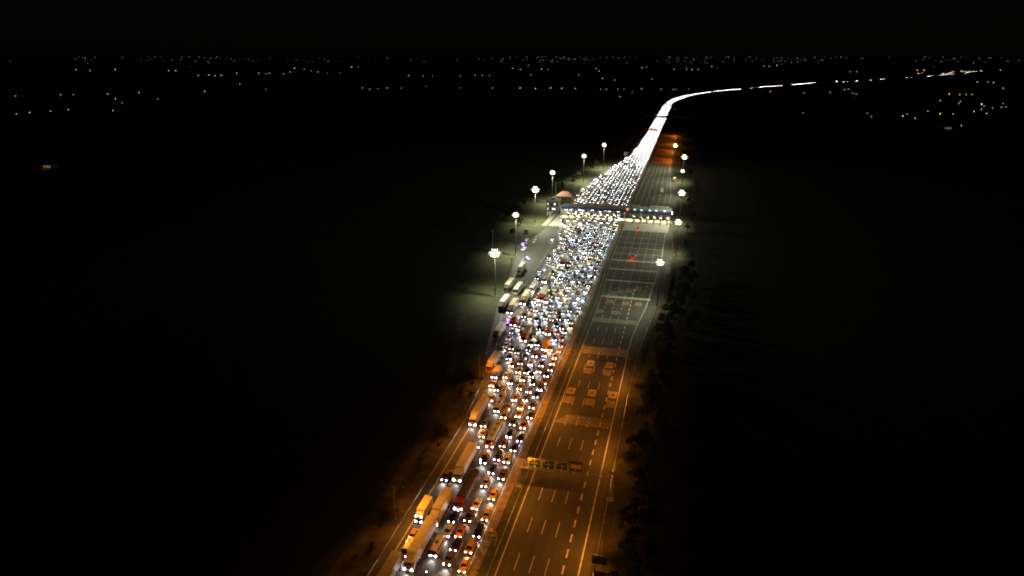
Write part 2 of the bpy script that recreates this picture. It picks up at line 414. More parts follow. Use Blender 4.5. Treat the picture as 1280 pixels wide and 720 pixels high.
# orange painted panels on the lanes, with a roof-shaped mark, and rows of strokes of lettering below
mk = MB()
def panel(px, py, w=2.9, d=5.0, text=True, d2=5.0, mm='orange_paint'):
    x, y = gp(px, py); z = Z + 0.004
    m = M[mm]
    x0, x1 = x - w / 2, x + w / 2
    # panel with a cut-out chevron
    mk.quad((x0, y, z), (x1, y, z), (x1, y + d * .3, z), (x0, y + d * .3, z), m)
    mk.quad((x0, y + d * .68, z), (x1, y + d * .68, z), (x1, y + d, z), (x0, y + d, z), m)
    for s in (-1, 1):
        mk.quad((x + s * w / 2, y + d * .3, z), (x + s * w * .3, y + d * .3, z), (x + s * w * .06, y + d * .68, z), (x + s * w / 2, y + d * .68, z), m)
    mk.quad((x - w * .13, y + d * .3, z), (x + w * .13, y + d * .3, z), (x + w * .03, y + d * .5, z), (x - w * .03, y + d * .5, z), m)
    if text:
        r = random.Random(int(px * 7 + py))
        yb = y - 1.9 - d2
        for c in range(4):
            xa = x0 + c * w / 4 + 0.05; xb = xa + w / 4 - 0.14
            for k in range(5):
                ya = yb + d2 * k / 5 + 0.15
                mk.quad((xa, ya, z), (xb, ya, z), (xb, ya + 0.5, z), (xa, ya + 0.5, z), m)
            xm = xa + r.uniform(.1, .4)
            mk.quad((xm, yb, z + .004), (xm + .16, yb, z + .004), (xm + .16, yb + d2, z + .004), (xm, yb + d2, z + .004), m)
for px, py in ((737, 457.5), (761, 460), (712.3, 492.3), (738.7, 495.3), (765, 498)): panel(px, py)
for px, py in ((762, 379), (781.5, 381), (798, 382.3), (748.5, 391), (768, 392.8)): panel(px, py, 3.2, 4.4, False, mm='red_tan_paint')
structure('road_marking', mk)
mk = MB()
for i, (px, py) in enumerate(((756, 369), (766, 367), (776, 364.5), (787, 363), (798, 360.5), (812.5, 358.5))):
    x, y = gp(px, py); r = random.Random(i)
    for c in range(4):
        for k in range(3):
            xa = x - 1.6 + c * .85
            mk.quad((xa, y - 3 + k * 2.2, Z + .004), (xa + .6, y - 3 + k * 2.2, Z + .004), (xa + .6, y - 1.9 + k * 2.2, Z + .004), (xa, y - 1.9 + k * 2.2, Z + .004), M['rumble'])
structure('road_marking', mk)
# ochre anti-skid bands on the far side of the plaza
mk = MB()
for k, y in enumerate((772, 805, 842, 884, 930, 985, 1040, 1090)):
    mk.quad((-35.7, y, Z), (-16.9, y, Z), (-16.9, y + 19 + k, Z), (-35.7, y + 19 + k, Z), M['ochre'])
structure('road_marking', mk)

# ------------------------------------------------------------------ guard rails
def guard_rail(path, label, step=4.0, name='guard_rail', double=False):
    t = thing(name, label, 'guard rail', (path[0][0], path[0][1], 0), 0, 'guard rails along the motorway')
    ox, oy = path[0]
    r = MB(); p = MB()
    loc = [(x - ox, y - oy) for x, y in path]
    for (x0, y0), (x1, y1) in zip(loc, loc[1:]):
        dx, dy = x1 - x0, y1 - y0; L = math.hypot(dx, dy); nx, ny = dy / L, -dx / L
        for z0, z1, o in ((0.52, 0.60, 0.05), (0.60, 0.68, 0.0), (0.68, 0.76, 0.05), (0.76, 0.84, 0.0)):
            o2 = 0.05 - o
            r.quad((x0 + nx * o, y0 + ny * o, z0), (x1 + nx * o, y1 + ny * o, z0), (x1 + nx * o2, y1 + ny * o2, z1), (x0 + nx * o2, y0 + ny * o2, z1), M['steel'])
        r.quad((x0, y0, .84), (x1, y1, .84), (x1 + nx * .09, y1 + ny * .09, .84), (x0 + nx * .09, y0 + ny * .09, .84), M['steel'])
        n = max(1, int(L / step))
        for k in range(n):
            x = x0 + dx * (k + .5) / n; y = y0 + dy * (k + .5) / n
            p.box(x - .06, x + .06, y - .06, y + .06, -0.02, .84, M['steel'])
    r.build('rail', t)
    tag(p.build('post', t), kind='stuff')
    return t
guard_rail([(-63.8, 60), (-63.8, 188), (-66.1, 216), (-69.5, 230)], 'steel guard rail on the outer shoulder beside the queue of trucks')
guard_rail([(-41.05, 60), (-41.05, 462)], 'steel guard rail of the median next to the jammed cars')
guard_rail([(-37.0, 60), (-37.0, 318), (-38.2, 350), (-39.4, 392), (-39.6, 462)], 'steel guard rail of the median next to the nearly empty lanes')
guard_rail([(-41.05, 516), (-41.05, 1600)], 'steel guard rail of the median beyond the toll canopy', 6)
guard_rail([(-90, 640), (-81.2, 720), (-68.2, 827), (-65.4, 960), (-65.2, 1290), (-65, 1560)], 'steel guard rail curving along the outer edge beyond the toll canopy', 6)
guard_rail([(-13.2, 60), (-13.2, 215), (-12.9, 244), (-11.7, 268), (-9.3, 297), (-6.4, 322), (-4.4, 351), (-3.7, 405), (-4, 455)], 'steel guard rail beside the dark roadside trees')

# ------------------------------------------------------------------ lamps
def spot(name, parent, loc, power, col, size=150, blend=0.9, rad=0.25):
    d = bpy.data.lights.new(name, 'SPOT'); d.energy = power; d.color = col; d.spot_size = R(size); d.spot_blend = blend; d.shadow_soft_size = rad
    o = bpy.data.objects.new(name, d); COL.objects.link(o); o.parent = parent; o.location = loc
    return o
SODIUM = (1.0, 0.31, 0.028)
SOD_W = 9500
def street_lamp(x, y, h, arms, label, power=SOD_W, arm=2.6):
    t = thing('street_lamp', label, 'street lamp', (x, y, 0), 0, 'sodium street lamps along the motorway')
    p = MB(); p.tube((0, 0, 0), (0, 0, h), .11, .06, M['pole'], 8); p.box(-.22, .22, -.22, .22, 0, .35, M['concrete_kerb']); p.build('pole', t)
    for s in arms:
        a = MB(); a.tube((0, 0, h - .1), (s * arm * .6, 0, h + .45), .05, .045, M['pole'], 6); a.tube((s * arm * .6, 0, h + .45), (s * arm, 0, h + .5), .045, .04, M['pole'], 6)
        a.build('arm', t)
        hd = MB(); hd.box(s * arm - .38, s * arm + .38, -.17, .17, h + .42, h + .6, M['pole'], .04); hd.quad((s * arm - .28, -.12, h + .415), (s * arm - .28, .12, h + .415), (s * arm + .28, .12, h + .415), (s * arm + .28, -.12, h + .415), M['sodium_lens'])
        hd.build('lamp_head', t)
        for k in (-1, 1):
            o = spot('bulb', t, (s * arm, k * .05, h + .36), power, SODIUM, 128, 1.0, .2); o.rotation_euler = (k * R(43), s * R(-14 if len(arms) == 2 else -27), 0)
for i, (x, y) in enumerate(((-66, 92), (-66, 137), (-66.2, 180), (-68.3, 221))):
    street_lamp(x, y, 10, (1,), ['slim lamp post out of frame beside the outer shoulder', 'slim lamp post on the outer verge beside the white box truck', 'slim lamp post on the outer verge level with the long white lorry', 'slim lamp post on the outer verge where the plaza starts to widen'][i])
for i, y in enumerate((68, 113, 156.4, 203.5, 248)):
    street_lamp(-38.6, y, 10 if i != 2 else 12.6, (-1, 1), ['twin-arm lamp post out of frame in the median', 'twin-arm lamp post in the median at the bottom of the photo', 'twin-arm lamp post in the median beside the sign gantry', 'twin-arm lamp post in the median level with the hatched band', 'twin-arm lamp post in the median level with the plain pale band'][i], SOD_W * .8)
for i, y in enumerate((90, 136, 182, 229)):
    street_lamp(-11.6, y, 10, (-1,), ['lamp post out of frame among the roadside trees', 'lamp post among roadside trees by the small dark sign', 'lamp post among roadside trees just past the sign gantry', 'lamp post among roadside trees by the orange painted panels'][i])

MAST_COL = (1.0, 0.98, 0.66)
MAST_W = 62000
def high_mast(x, y, h, label, power=MAST_W, scale=1.0, aim=0.0):
    t = thing('high_mast_light', label, 'mast light', (x, y, 0), 0, 'high-mast floodlights round the toll plaza')
    p = MB(); p.tube((0, 0, 0), (0, 0, h - .3), .32, .13, M['mast_steel'], 10); p.box(-.6, .6, -.6, .6, 0, .5, M['concrete_kerb']); p.build('pole', t)
    c = MB()
    n = 8; rr = 1.5 * scale
    for k in range(n):
        a, b = 2 * math.pi * k / n, 2 * math.pi * (k + 1) / n
        c.tube((rr * math.cos(a), rr * math.sin(a), h - .5), (rr * math.cos(b), rr * math.sin(b), h - .5), .06, .06, M['pole'], 5)
        if k % 2 == 0: c.tube((0, 0, h - .4), (rr * math.cos(a), rr * math.sin(a), h - .5), .05, .05, M['pole'], 5)
    c.build('crown_ring', t)
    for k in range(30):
        tier = 0 if k < 8 else 1 if k < 15 else 2 if k < 20 else 3  # last tier is an added dim ring standing in for the lamp halo
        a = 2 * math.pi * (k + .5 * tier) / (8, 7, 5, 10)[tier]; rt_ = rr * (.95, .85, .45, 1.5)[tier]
        f = MB()
        cx, cy = (rt_ + .25) * math.cos(a), (rt_ + .25) * math.sin(a)
        d = Vector((math.cos(a), math.sin(a), -.55)).normalized(); u = Vector((-math.sin(a), math.cos(a), 0)); v = d.cross(u)
        cc = Vector((cx, cy, h - .75 - (0, 1.25, -1.05, .55)[tier] * scale))
        ring = lambda q, r: [cc + d * q + u * (r * math.cos(i * math.pi / 4)) + v * (r * math.sin(i * math.pi / 4)) for i in range(8)]
        f.rings([ring(-.35, .18), ring(0, .42 * scale), ring(.12, .52 * scale)], M['pole'])
        f.add(ring(.125, (.5 if tier < 3 else .43) * scale), [tuple(range(8))], M['mast_lens' if tier < 3 else 'mast_halo'])
        f.build('flood_or_halo_head', t)
    sx = 1.3 if aim < 0 else -1.3
    o = spot('lamp', t, (sx, -.3, h - 3.2), power, MAST_COL, 160 if aim > 0 else 158, .75 if aim > 0 else .85, .3); o.rotation_euler = (0, aim, 0)
    return t
masts = [(619, 371, 24, 'tall lit mast beside the parked trucks, largest glow of all', .45, 1.25), (644.5, 319, 26, 'tall lit mast beside the police checkpoint on the dark verge', .7, .85), (668.75, 280, 26, 'tall lit mast in front of the grey control building', 1, 1.2),
         (690, 254, 26, 'tall lit mast behind the red-roofed building', .8, .95), (729, 227.5, 25.5, 'tall lit mast on the outer side beyond the canopy, beside bushes', .8, 1), (754, 211, 26, 'tall lit mast on the outer side farthest beyond the canopy', .8, 1.05),
         (821, 385, 24, 'tall lit mast beside the empty lanes where the road widens', .8, .9), (844.5, 320, 22, 'tall lit mast beside the empty lanes just before the canopy', .8, .95), (849, 283, 25, 'tall lit mast beside the end of the blue canopy', 1, 1.15),
         (850.5, 248, 24, 'small glow of the mast beside the white truck on the shoulder', .5, .75), (853, 228, 25, 'bluish-white lit mast beside the ochre bands, second beyond the canopy', 1, 1.25), (842, 212, 26, 'tall lit mast standing farthest along the empty lanes', .8, 1.05)]
for px, py, h, lab, pw, sc in masts:
    x, y = gp(px, py); high_mast(x, y, h, lab, MAST_W * pw * (1.7 if px < 780 else .45 if px < 830 else .62 if px < 846 else .85), sc, R(-24) if px < 780 else R(46))
# a further row of sodium lamps over the ochre bands
for i, y in enumerate((800, 880, 960, 1050)):
    street_lamp(-12.6, y, 11, (-1,), 'small lamp post beside the ochre bands, %s beyond the toll plaza' % WORD[i + 1], SOD_W * 2.2, 3.2)

# ------------------------------------------------------------------ vehicles (front towards -y, origin on the ground at the centre)
def ring_section(y, w, z0, z1):
    h = z1 - z0
    return [(-w * .80, y, z0), (w * .80, y, z0), (w * .97, y, z0 + h * .22), (w, y, z0 + h * .55), (w * .96, y, z1 - h * .14), (w * .84, y, z1),
            (-w * .84, y, z1), (-w * .96, y, z1 - h * .14), (-w, y, z0 + h * .55), (-w * .97, y, z0 + h * .22)]

CARS = {  # stations (y, half width, z0, z1); cabin base y0,y1, roof y0,y1, base z, roof z, base hw, roof hw
 'sedan': dict(st=[(-2.30, .66, .30, .66), (-2.2, .80, .24, .76), (-1.7, .88, .2, .88), (-.95, .90, .2, .97), (.3, .91, .2, .97), (1.5, .90, .2, 1.0), (2.1, .86, .24, 1.0), (2.28, .76, .34, .92)],
               cab=(-1.05, 1.75, -.25, .95, .95, 1.45, .80, .60), wy=(-1.42, 1.38), wr=.32),
 'hatchback': dict(st=[(-2.02, .64, .30, .70), (-1.92, .78, .24, .80), (-1.4, .86, .2, .93), (-.8, .88, .2, 1.0), (.3, .88, .2, 1.0), (1.4, .88, .2, 1.02), (1.9, .83, .26, 1.0), (2.0, .76, .36, .9)],
               cab=(-.95, 1.92, -.2, 1.45, .97, 1.50, .79, .62), wy=(-1.25, 1.25), wr=.31),
 'suv': dict(st=[(-2.3, .70, .36, .84), (-2.2, .86, .3, .96), (-1.6, .93, .26, 1.07), (-.95, .95, .26, 1.14), (.3, .95, .26, 1.14), (1.6, .95, .26, 1.16), (2.15, .90, .3, 1.12), (2.3, .82, .42, 1.0)],
               cab=(-1.1, 2.15, -.3, 1.75, 1.10, 1.72, .86, .70), wy=(-1.42, 1.4), wr=.37),
 'minivan': dict(st=[(-2.4, .72, .34, .85), (-2.3, .86, .28, .98), (-1.9, .92, .24, 1.08), (-1.3, .93, .24, 1.12), (.3, .93, .24, 1.12), (1.8, .93, .24, 1.14), (2.3, .90, .28, 1.12), (2.42, .84, .4, 1.0)],
               cab=(-1.75, 2.34, -.85, 2.05, 1.08, 1.80, .87, .74), wy=(-1.5, 1.5), wr=.34),
}
def q_in(a, b, c, d, i, off):
    """quad inset by fraction i and pushed along its normal by off"""
    P = [Vector(p) for p in (a, b, c, d)]; ce = sum(P, Vector()) / 4
    n = (P[1] - P[0]).cross(P[3] - P[0]).normalized()
    return [tuple(p + (ce - p) * i + n * off) for p in P]
def slab(mb, quad, th, m):
    P = [Vector(p) for p in quad]; n = (P[1] - P[0]).cross(P[3] - P[0]).normalized() * th
    b = [p - n for p in P]
    mb.add(P + b, [(0, 1, 2, 3), (4, 7, 6, 5)[::1], (0, 4, 5, 1), (1, 5, 6, 2), (2, 6, 7, 3), (3, 7, 4, 0)], m)
def wheel_mb(x, y, r, wd=.22, rim=True):
    s = 1 if x > 0 else -1
    t = MB(); t.tube((x - s * wd, y, r), (x, y, r), r, r, M['tyre'], 14)
    if rim: t.tube((x, y, r), (x + s * .012, y, r), r * .62, r * .58, M['rim'], 12)
    return t
LBOX = (.36, .19)
def car_pieces(kind, head, tail='tail', strong=1.0):
    c = CARS[kind]; st = c['st']; y0, y1, r0, r1, zb, zr, wb, wr_ = c['cab']
    P = {}
    b = MB(); b.rings([ring_section(*s) for s in st], M['paint'])
    zm = zb + (zr - zb) * .86
    def lv(t, z):  # cabin outline at parameter t
        return [(-(wb + (wr_ - wb) * t), y0 + (r0 - y0) * t, z), ((wb + (wr_ - wb) * t), y0 + (r0 - y0) * t, z), ((wb + (wr_ - wb) * t), y1 + (r1 - y1) * t, z), (-(wb + (wr_ - wb) * t), y1 + (r1 - y1) * t, z)]
    A, B = lv(0, zb - .03), lv(.9, zm)
    b.rings([A, B, [(x * .9, y * 1.0 + (.12 if i < 2 else -.12), zr) for i, (x, y, z) in enumerate(B)]], M['paint'])
    P['body'] = b
    g = MB(); slab(g, q_in(A[0], A[1], B[1], B[0], .10, .012), .02, M['glass']); P['windscreen'] = g
    g = MB(); slab(g, q_in(A[2], A[3], B[3], B[2], .13, .012), .02, M['glass']); P['rear_window'] = g
    ws = []
    for s in (1, 2):
        i, j = ((1, 2), (3, 0))[s - 1]
        g = MB()
        a, bb, cc, d = A[i], A[j], B[j], B[i]
        mid = lambda p, q, t: tuple(Vector(p).lerp(Vector(q), t))
        slab(g, q_in(a, mid(a, bb, .48), mid(d, cc, .48), d, .12, .012), .02, M['glass'])
        slab(g, q_in(mid(a, bb, .52), bb, cc, mid(d, cc, .52), .12, .012), .02, M['glass'])
        ws.append(g)
    P['side_window'] = ws
    f = st[1]; hz = f[3] - .13; hs = []
    for s in (-1, 1):
        g = MB(); g.box(s * (f[1] - .16) - .15 * strong, s * (f[1] - .16) + .15 * strong, st[0][0] + .005 - .05 * strong, f[0] + .12, hz - .10 * strong, hz + .075 * strong, M[head], .03); hs.append(g)
    P['headlight'] = hs
    e = st[-2]; ts = []
    for s in (-1, 1):
        g = MB(); g.box(s * (e[1] - .24) - .15, s * (e[1] - .24) + .15, e[0] - .02, st[-1][0] + .03, e[3] - .26, e[3] - .08, M[tail], .03); ts.append(g)
    P['tail_light'] = ts
    P['wheel'] = [wheel_mb(s * (st[3][1] + .005), y, c['wr']) for s in (-1, 1) for y in c['wy']]
    mr = []
    for s in (-1, 1):
        g = MB(); x = s * (wb + .13); g.box(x - .10, x + .10, y0 + .32, y0 + .46, zb + .02, zb + .17, M['paint'], .03); mr.append(g)
    P['mirror'] = mr
    g = MB(); g.box(-.5, .5, st[0][0] - .012, st[0][0] + .05, st[0][2] + .05, st[0][2] + .16, M['trim']); P['grille'] = g
    g = MB(); g.box(-.22, .22, st[0][0] - .03, st[0][0] - .013, st[0][2] + .17, st[0][2] + .29, M['plate']); P['number_plate'] = g
    return P

def empty_proto(name, P):
    t = bpy.data.objects.new(name, None); t.empty_display_size = .2; COL.objects.link(t)
    for k, v in P.items():
        for g in (v if isinstance(v, list) else [v]): g.build(k, t)
    return t
BEAMCOL = {'head_cool': (1.0, .93, .82), 'head_warm': (1.0, .8, .52), 'head_blue': (.68, .74, 1.0)}
_bd = {}
def beams(o, L, col, brake=True, power=620, z=.68):
    """the dipped beam thrown forward from the headlights, the red glow thrown back by the tail lights"""
    for nm, cl, pw, yy, tilt, sz in (('headlight_beam', col, power, -L / 2 - .12, 78, 95), ('tail_glow', (1.0, .12, .06), 260, L / 2 + .1, -66, 130)):
        if nm == 'tail_glow' and not brake: continue
        key = (nm, cl, pw)
        if key not in _bd:
            d = bpy.data.lights.new(nm, 'SPOT'); d.energy = pw; d.color = cl; d.spot_size = R(sz); d.spot_blend = .9; d.shadow_soft_size = .12; _bd[key] = d
        l = bpy.data.objects.new(nm, _bd[key]); COL.objects.link(l); l.parent = o; l.location = (0, yy, z if nm != 'tail_glow' else .9); l.rotation_euler = (R(-tilt), 0, 0)
_protos = {}
def full_car(kind, head, tail='tail'):
    """first use links a prototype tree, later uses copy it"""
    key = (kind, head, tail)
    if key not in _protos:
        _protos[key] = empty_proto({'suv': 'suv', 'minivan': 'minivan'}.get(kind, kind) if kind in ('suv', 'minivan') else kind, car_pieces(kind, head, tail)); return _protos[key]
    return copy_tree(_protos[key])
_meshes = {}
def flat_car_mb(kind, head, tail='tail', strong=1.0):
    P = car_pieces(kind, head, tail, strong); o = MB()
    for k, v in P.items():
        if k in ('grille', 'number_plate'): continue
        for g in (v if isinstance(v, list) else [v]): o.merge(g)
    return o
def flat_car(kind, head, tail='tail', strong=1.0):
    key = (kind, head, tail, strong)
    if key not in _meshes: _meshes[key] = flat_car_mb(kind, head, tail, strong).mesh(kind)
    o = bpy.data.objects.new(kind, _meshes[key]); COL.objects.link(o); return o

PAINTS = {'white': (.78, .78, .76), 'black': (.012, .012, .014), 'silver': (.42, .43, .44), 'grey': (.13, .135, .14), 'dark blue': (.02, .035, .09), 'red': (.34, .02, .015),
          'brown': (.07, .04, .025), 'beige': (.5, .42, .3), 'yellow': (.75, .45, .04), 'orange': (.6, .22, .04), 'olive': (.07, .07, .045)}  # yellow and orange also hold sodium tint painted onto pale cars
LEN = {'sedan': 4.58, 'hatchback': 4.05, 'suv': 4.6, 'minivan': 4.82}
CATN = {'sedan': 'car', 'hatchback': 'car', 'suv': 'car', 'minivan': 'car'}
placed = []       # (x, y, halfwidth, halflength)
cars = []         # records waiting for labels
def free(x, y, hw, hl, gap=.25, gapy=.7):
    return all(abs(x - a) > hw + c + gap or abs(y - b) > hl + d + gapy for a, b, c, d in placed)

# hand-placed cars: headlight point in the photo, type, colour, lamp tone, own label (or None)
HAND = [
 (601.75, 546, 'sedan', 'white', 'w', None), (627.5, 558, 'sedan', 'orange', 'w', 'orange-lit pale sedan between the coach and the black sedan ahead of it'), (635.5, 546, 'sedan', 'black', 'c', None), (649, 551.5, 'sedan', 'dark blue', 'b', 'dark sedan with bluish headlights close to the median rail above the gantry'),
 (641, 563.5, 'sedan', 'black', 'c', 'black sedan hugging the median rail just above the gantry post'), (620.5, 575.5, 'suv', 'brown', 'c', 'dark brown suv right behind the pale sedan, left of the bright minivan'), (632.5, 579, 'minivan', 'white', 'c', 'white minivan with very bright headlights beside the gantry post'),
 (603.5, 578.5, 'sedan', 'black', 'c', 'black sedan beside the long white lorry with its lit-up road ahead'), (555, 600, 'sedan', 'grey', 'c', 'dark car with two bright headlights alone at the outer side of the white lorry'),
 (597, 586.5, 'sedan', 'yellow', 'w', 'yellow sedan squeezed in beside the dark tarpaulin trailer'), (613.5, 591.5, 'sedan', 'dark blue', 'c', 'dark blue sedan with a light-rimmed roof between tarpaulin trailer and brown suv'), (626, 599.5, 'suv', 'brown', 'c', 'reddish brown suv next to the median rail beside the gantry'),
 (604.5, 608, 'sedan', 'silver', 'c', 'silver sedan with black windscreen beside the dark tarpaulin trailer'), (614, 624, 'sedan', 'yellow', 'w', 'yellow taxi with black windows nearest the foot of the gantry'), (593, 636, 'sedan', 'white', 'w', 'white sedan just beside the front of the red lorry cab'),
 (605.5, 650, 'sedan', 'yellow', 'w', 'yellow-lit car with a black roof beside the median rail above the green sign'), (563.75, 652, 'sedan', 'black', 'c', 'black sedan directly ahead of the red lorry cab'), (583.75, 652, 'suv', 'olive', 'w', 'olive suv ahead of the white sedan beside the red lorry'),
 (512, 676.5, 'sedan', 'yellow', 'w', 'yellow-lit sedan on the outer lane behind the longest lorry'), (503.5, 696, 'minivan', 'black', 'c', 'black van on the outer lane half hidden by the longest lorry'),
 (556.75, 671, 'suv', 'white', 'c', 'white suv with the brightest headlights beside the orange car'), (572.5, 671, 'sedan', 'orange', 'w', 'orange sedan side by side with the bright white suv'), (595, 671.5, 'suv', 'black', 'c', 'black suv with a roof rack beside the green median sign'),
 (566, 687.5, 'sedan', 'black', 'c', 'black sedan following the orange sedan at the bottom of the jam'), (585, 691.5, 'minivan', 'yellow', 'w', 'yellow minivan next to the median rail just past the green sign'),
 (558, 706.5, 'suv', 'grey', 'c', 'grey suv with bright headlights in front of the passenger van'), (577, 714.5, 'sedan', 'yellow', 'w', 'yellow taxi lowest in the photo beside the median rail'), (549, 724, 'sedan', 'grey', 'c', 'grey car cut off by the bottom edge of the photo'),
 (603.75, 533, 'sedan', 'grey', 'w', None), (612.5, 522, 'sedan', 'grey', 'c', None), (653, 536, 'suv', 'orange', 'w', None), (640, 532, 'suv', 'grey', 'c', None), (661.75, 522.5, 'sedan', 'black', 'c', None), (628.75, 523, 'minivan', 'yellow', 'w', None),
 (647, 521, 'sedan', 'yellow', 'w', None), (650, 511, 'sedan', 'yellow', 'w', None), (633.75, 512, 'sedan', 'white', 'w', None), (612.5, 501, 'sedan', 'yellow', 'w', None), (642.5, 500.5, 'sedan', 'yellow', 'w', None), (656, 500.5, 'sedan', 'grey', 'c', None),
 (664, 510.5, 'suv', 'brown', 'w', None), (669.5, 496.5, 'sedan', 'black', 'c', None), (648.75, 486.5, 'sedan', 'yellow', 'w', None), (660.75, 491, 'suv', 'silver', 'c', None), (674, 488, 'suv', 'grey', 'c', None), (665, 480.5, 'sedan', 'black', 'c', None), (679.5, 479.5, 'sedan', 'orange', 'w', None),
 (637.5, 479.5, 'sedan', 'grey', 'c', None), (631, 472, 'sedan', 'white', 'w', None), (652.5, 475.5, 'sedan', 'beige', 'w', None), (664, 471.5, 'sedan', 'grey', 'w', None), (647.5, 466.5, 'suv', 'yellow', 'w', None), (682.5, 470.5, 'sedan', 'black', 'c', None), (672.5, 466.5, 'sedan', 'silver', 'c', None),
 (657.5, 466.5, 'sedan', 'black', 'c', None), (687.5, 463, 'sedan', 'grey', 'c', None), (676, 457.5, 'sedan', 'black', 'c', None), (662.5, 456.5, 'sedan', 'white', 'c', None), (690, 455.5, 'sedan', 'beige', 'w', None), (638.75, 458, 'sedan', 'orange', 'w', None), (636, 449.5, 'suv', 'grey', 'c', None),
 (655, 448, 'sedan', 'grey', 'c', None), (668, 446.5, 'minivan', 'orange', 'c', None), (680, 445.5, 'sedan', 'white', 'b', None), (693, 448, 'sedan', 'orange', 'w', None), (698, 440.5, 'sedan', 'white', 'c', None), (687.5, 438, 'sedan', 'beige', 'w', None), (646, 441.5, 'sedan', 'grey', 'w', None),
 (660, 438, 'sedan', 'black', 'c', None), (631, 434.5, 'suv', 'white', 'c', None), (644.5, 431.5, 'sedan', 'grey', 'c', None), (671, 431.5, 'sedan', 'black', 'c', None), (701, 433, 'sedan', 'grey', 'c', None), (701.5, 426, 'suv', 'silver', 'c', None), (692.5, 425.5, 'sedan', 'grey', 'c', None),
 (653.75, 423, 'suv', 'red', 'c', None), (696, 418, 'sedan', 'orange', 'w', None), (706, 416.5, 'sedan', 'grey', 'c', None), (668, 420.5, 'sedan', 'beige', 'w', None), (677, 415.5, 'sedan', 'silver', 'c', None), (635, 424.5, 'sedan', 'white', 'c', None),
 (639, 416.5, 'sedan', 'silver', 'c', None), (712.5, 410.5, 'sedan', 'orange', 'w', None), (614, 482.5, 'sedan', 'orange', 'w', None), (612.5, 489.5, 'sedan', 'white', 'c', None), (620, 488, 'sedan', 'black', 'c', None),
 (701, 284.5, 'sedan', 'white', 'c', None), (690, 299, 'sedan', 'silver', 'c', None), (686, 322.5, 'sedan', 'black', 'c', None), (674, 340, 'sedan', 'white', 'c', None), (699, 308, 'suv', 'white', 'w', None), (693.5, 312, 'sedan', 'grey', 'c', None)]
NIGHT = {'w': 'head_warm', 'c': 'head_cool', 'b': 'head_blue'}

# ---- lorries, coaches, vans -------------------------------------------------
def big_wheels(t, ys, hw, r=.5):
    for y in ys:
        for s in (-1, 1): wheel_mb(s * hw, y, r, .32).build('wheel', t)
def lights(t, y, hw, z, head, w=.42, h=.24):
    for s in (-1, 1):
        g = MB(); g.box(s * (hw - .32) - w / 2, s * (hw - .32) + w / 2, y - .07, y + .1, z - h / 2, z + h / 2, M[head], .03); g.build('headlight', t)
def cab_unit(t, y, L, hw, z1, col, deflector=None, head='head_cool', grille='trim', bumper=None, lamps=False):
    """lorry cab whose front is at y"""
    b = MB()
    b.rings([[(-hw * .96, y + .06, .45), (hw * .96, y + .06, .45), (hw, y + .0, 1.0), (hw, y + .02, 1.75), (-hw, y + .02, 1.75), (-hw, y, 1.0)][0:6],
             [(-hw, y + .35, .45), (hw, y + .35, .45), (hw, y + .35, 1.0), (hw, y + .35, 1.75), (-hw, y + .35, 1.75), (-hw, y + .35, 1.0)]], M['body'])
    prof = [(y + .02, 1.76), (y + .28, z1 - .35), (y + .5, z1 - .06), (y + .9, z1), (y + L, z1), (y + L, .9), (y + .34, .9), (y + .02, 1.2)]
    b.rings([[(-hw + .06, a, z) for a, z in prof][::-1], [(-hw, a + .02, z - .03) for a, z in prof][::-1], [(hw, a + .02, z - .03) for a, z in prof][::-1], [(hw - .06, a, z) for a, z in prof][::-1]], M['body'])
    b.build('cab', t, col)
    g = MB(); slab(g, q_in((-hw, y + .0, 1.8), (hw, y + .0, 1.8), (hw, y + .27, z1 - .42), (-hw, y + .27, z1 - .42), .07, .03), .03, M['glass']); g.build('windscreen', t)
    for s in (-1, 1):
        g = MB(); x = s * (hw + .012); g.box(min(x, x - s * .02), max(x, x - s * .02), y + .5, y + L * .62, 1.8, z1 - .5, M['glass']); g.build('side_window', t)
        g = MB(); g.box(s * (hw + .2) - .1, s * (hw + .2) + .1, y + .05, y + .16, 1.75, 2.45, M['trim'], .03); g.bar((s * hw, y + .2, 2.3), (s * (hw + .2), y + .12, 2.3), .025, M['trim']); g.build('mirror', t)
    g = MB(); g.box(-hw * .72, hw * .72, y - .03, y + .03, 1.02, 1.62, M[grille]); g.build('grille', t)
    g = MB(); g.box(-hw, hw, y - .09, y + .3, .38, .78, M['body'], .05); g.build('bumper', t, bumper or col)
    g = MB(); g.box(-hw * .9, hw * .9, y - .16, y + .3, z1 - .38, z1 - .30, M['trim']); g.build('sun_visor', t)
    lights(t, y - .08, hw, .88, head)
    if lamps:
        for s in (-1, 1):
            g = MB(); g.box(s * hw * .72 - .2, s * hw * .72 + .2, y + .25, y + .42, z1 - .28, z1 - .12, M['head_cool']); g.build('marker_lamp', t)
    if deflector:
        d = MB(); d.rings([[(-hw * .8, y + .75, z1 - .02), (hw * .8, y + .75, z1 - .02), (hw * .78, y + .8, z1 + .08), (-hw * .78, y + .8, z1 + .08)], [(-hw * .95, y + L, z1 - .02), (hw * .95, y + L, z1 - .02), (hw * .93, y + L, z1 + deflector), (-hw * .93, y + L, z1 + deflector)]], M['body']); d.build('wind_deflector', t, col)
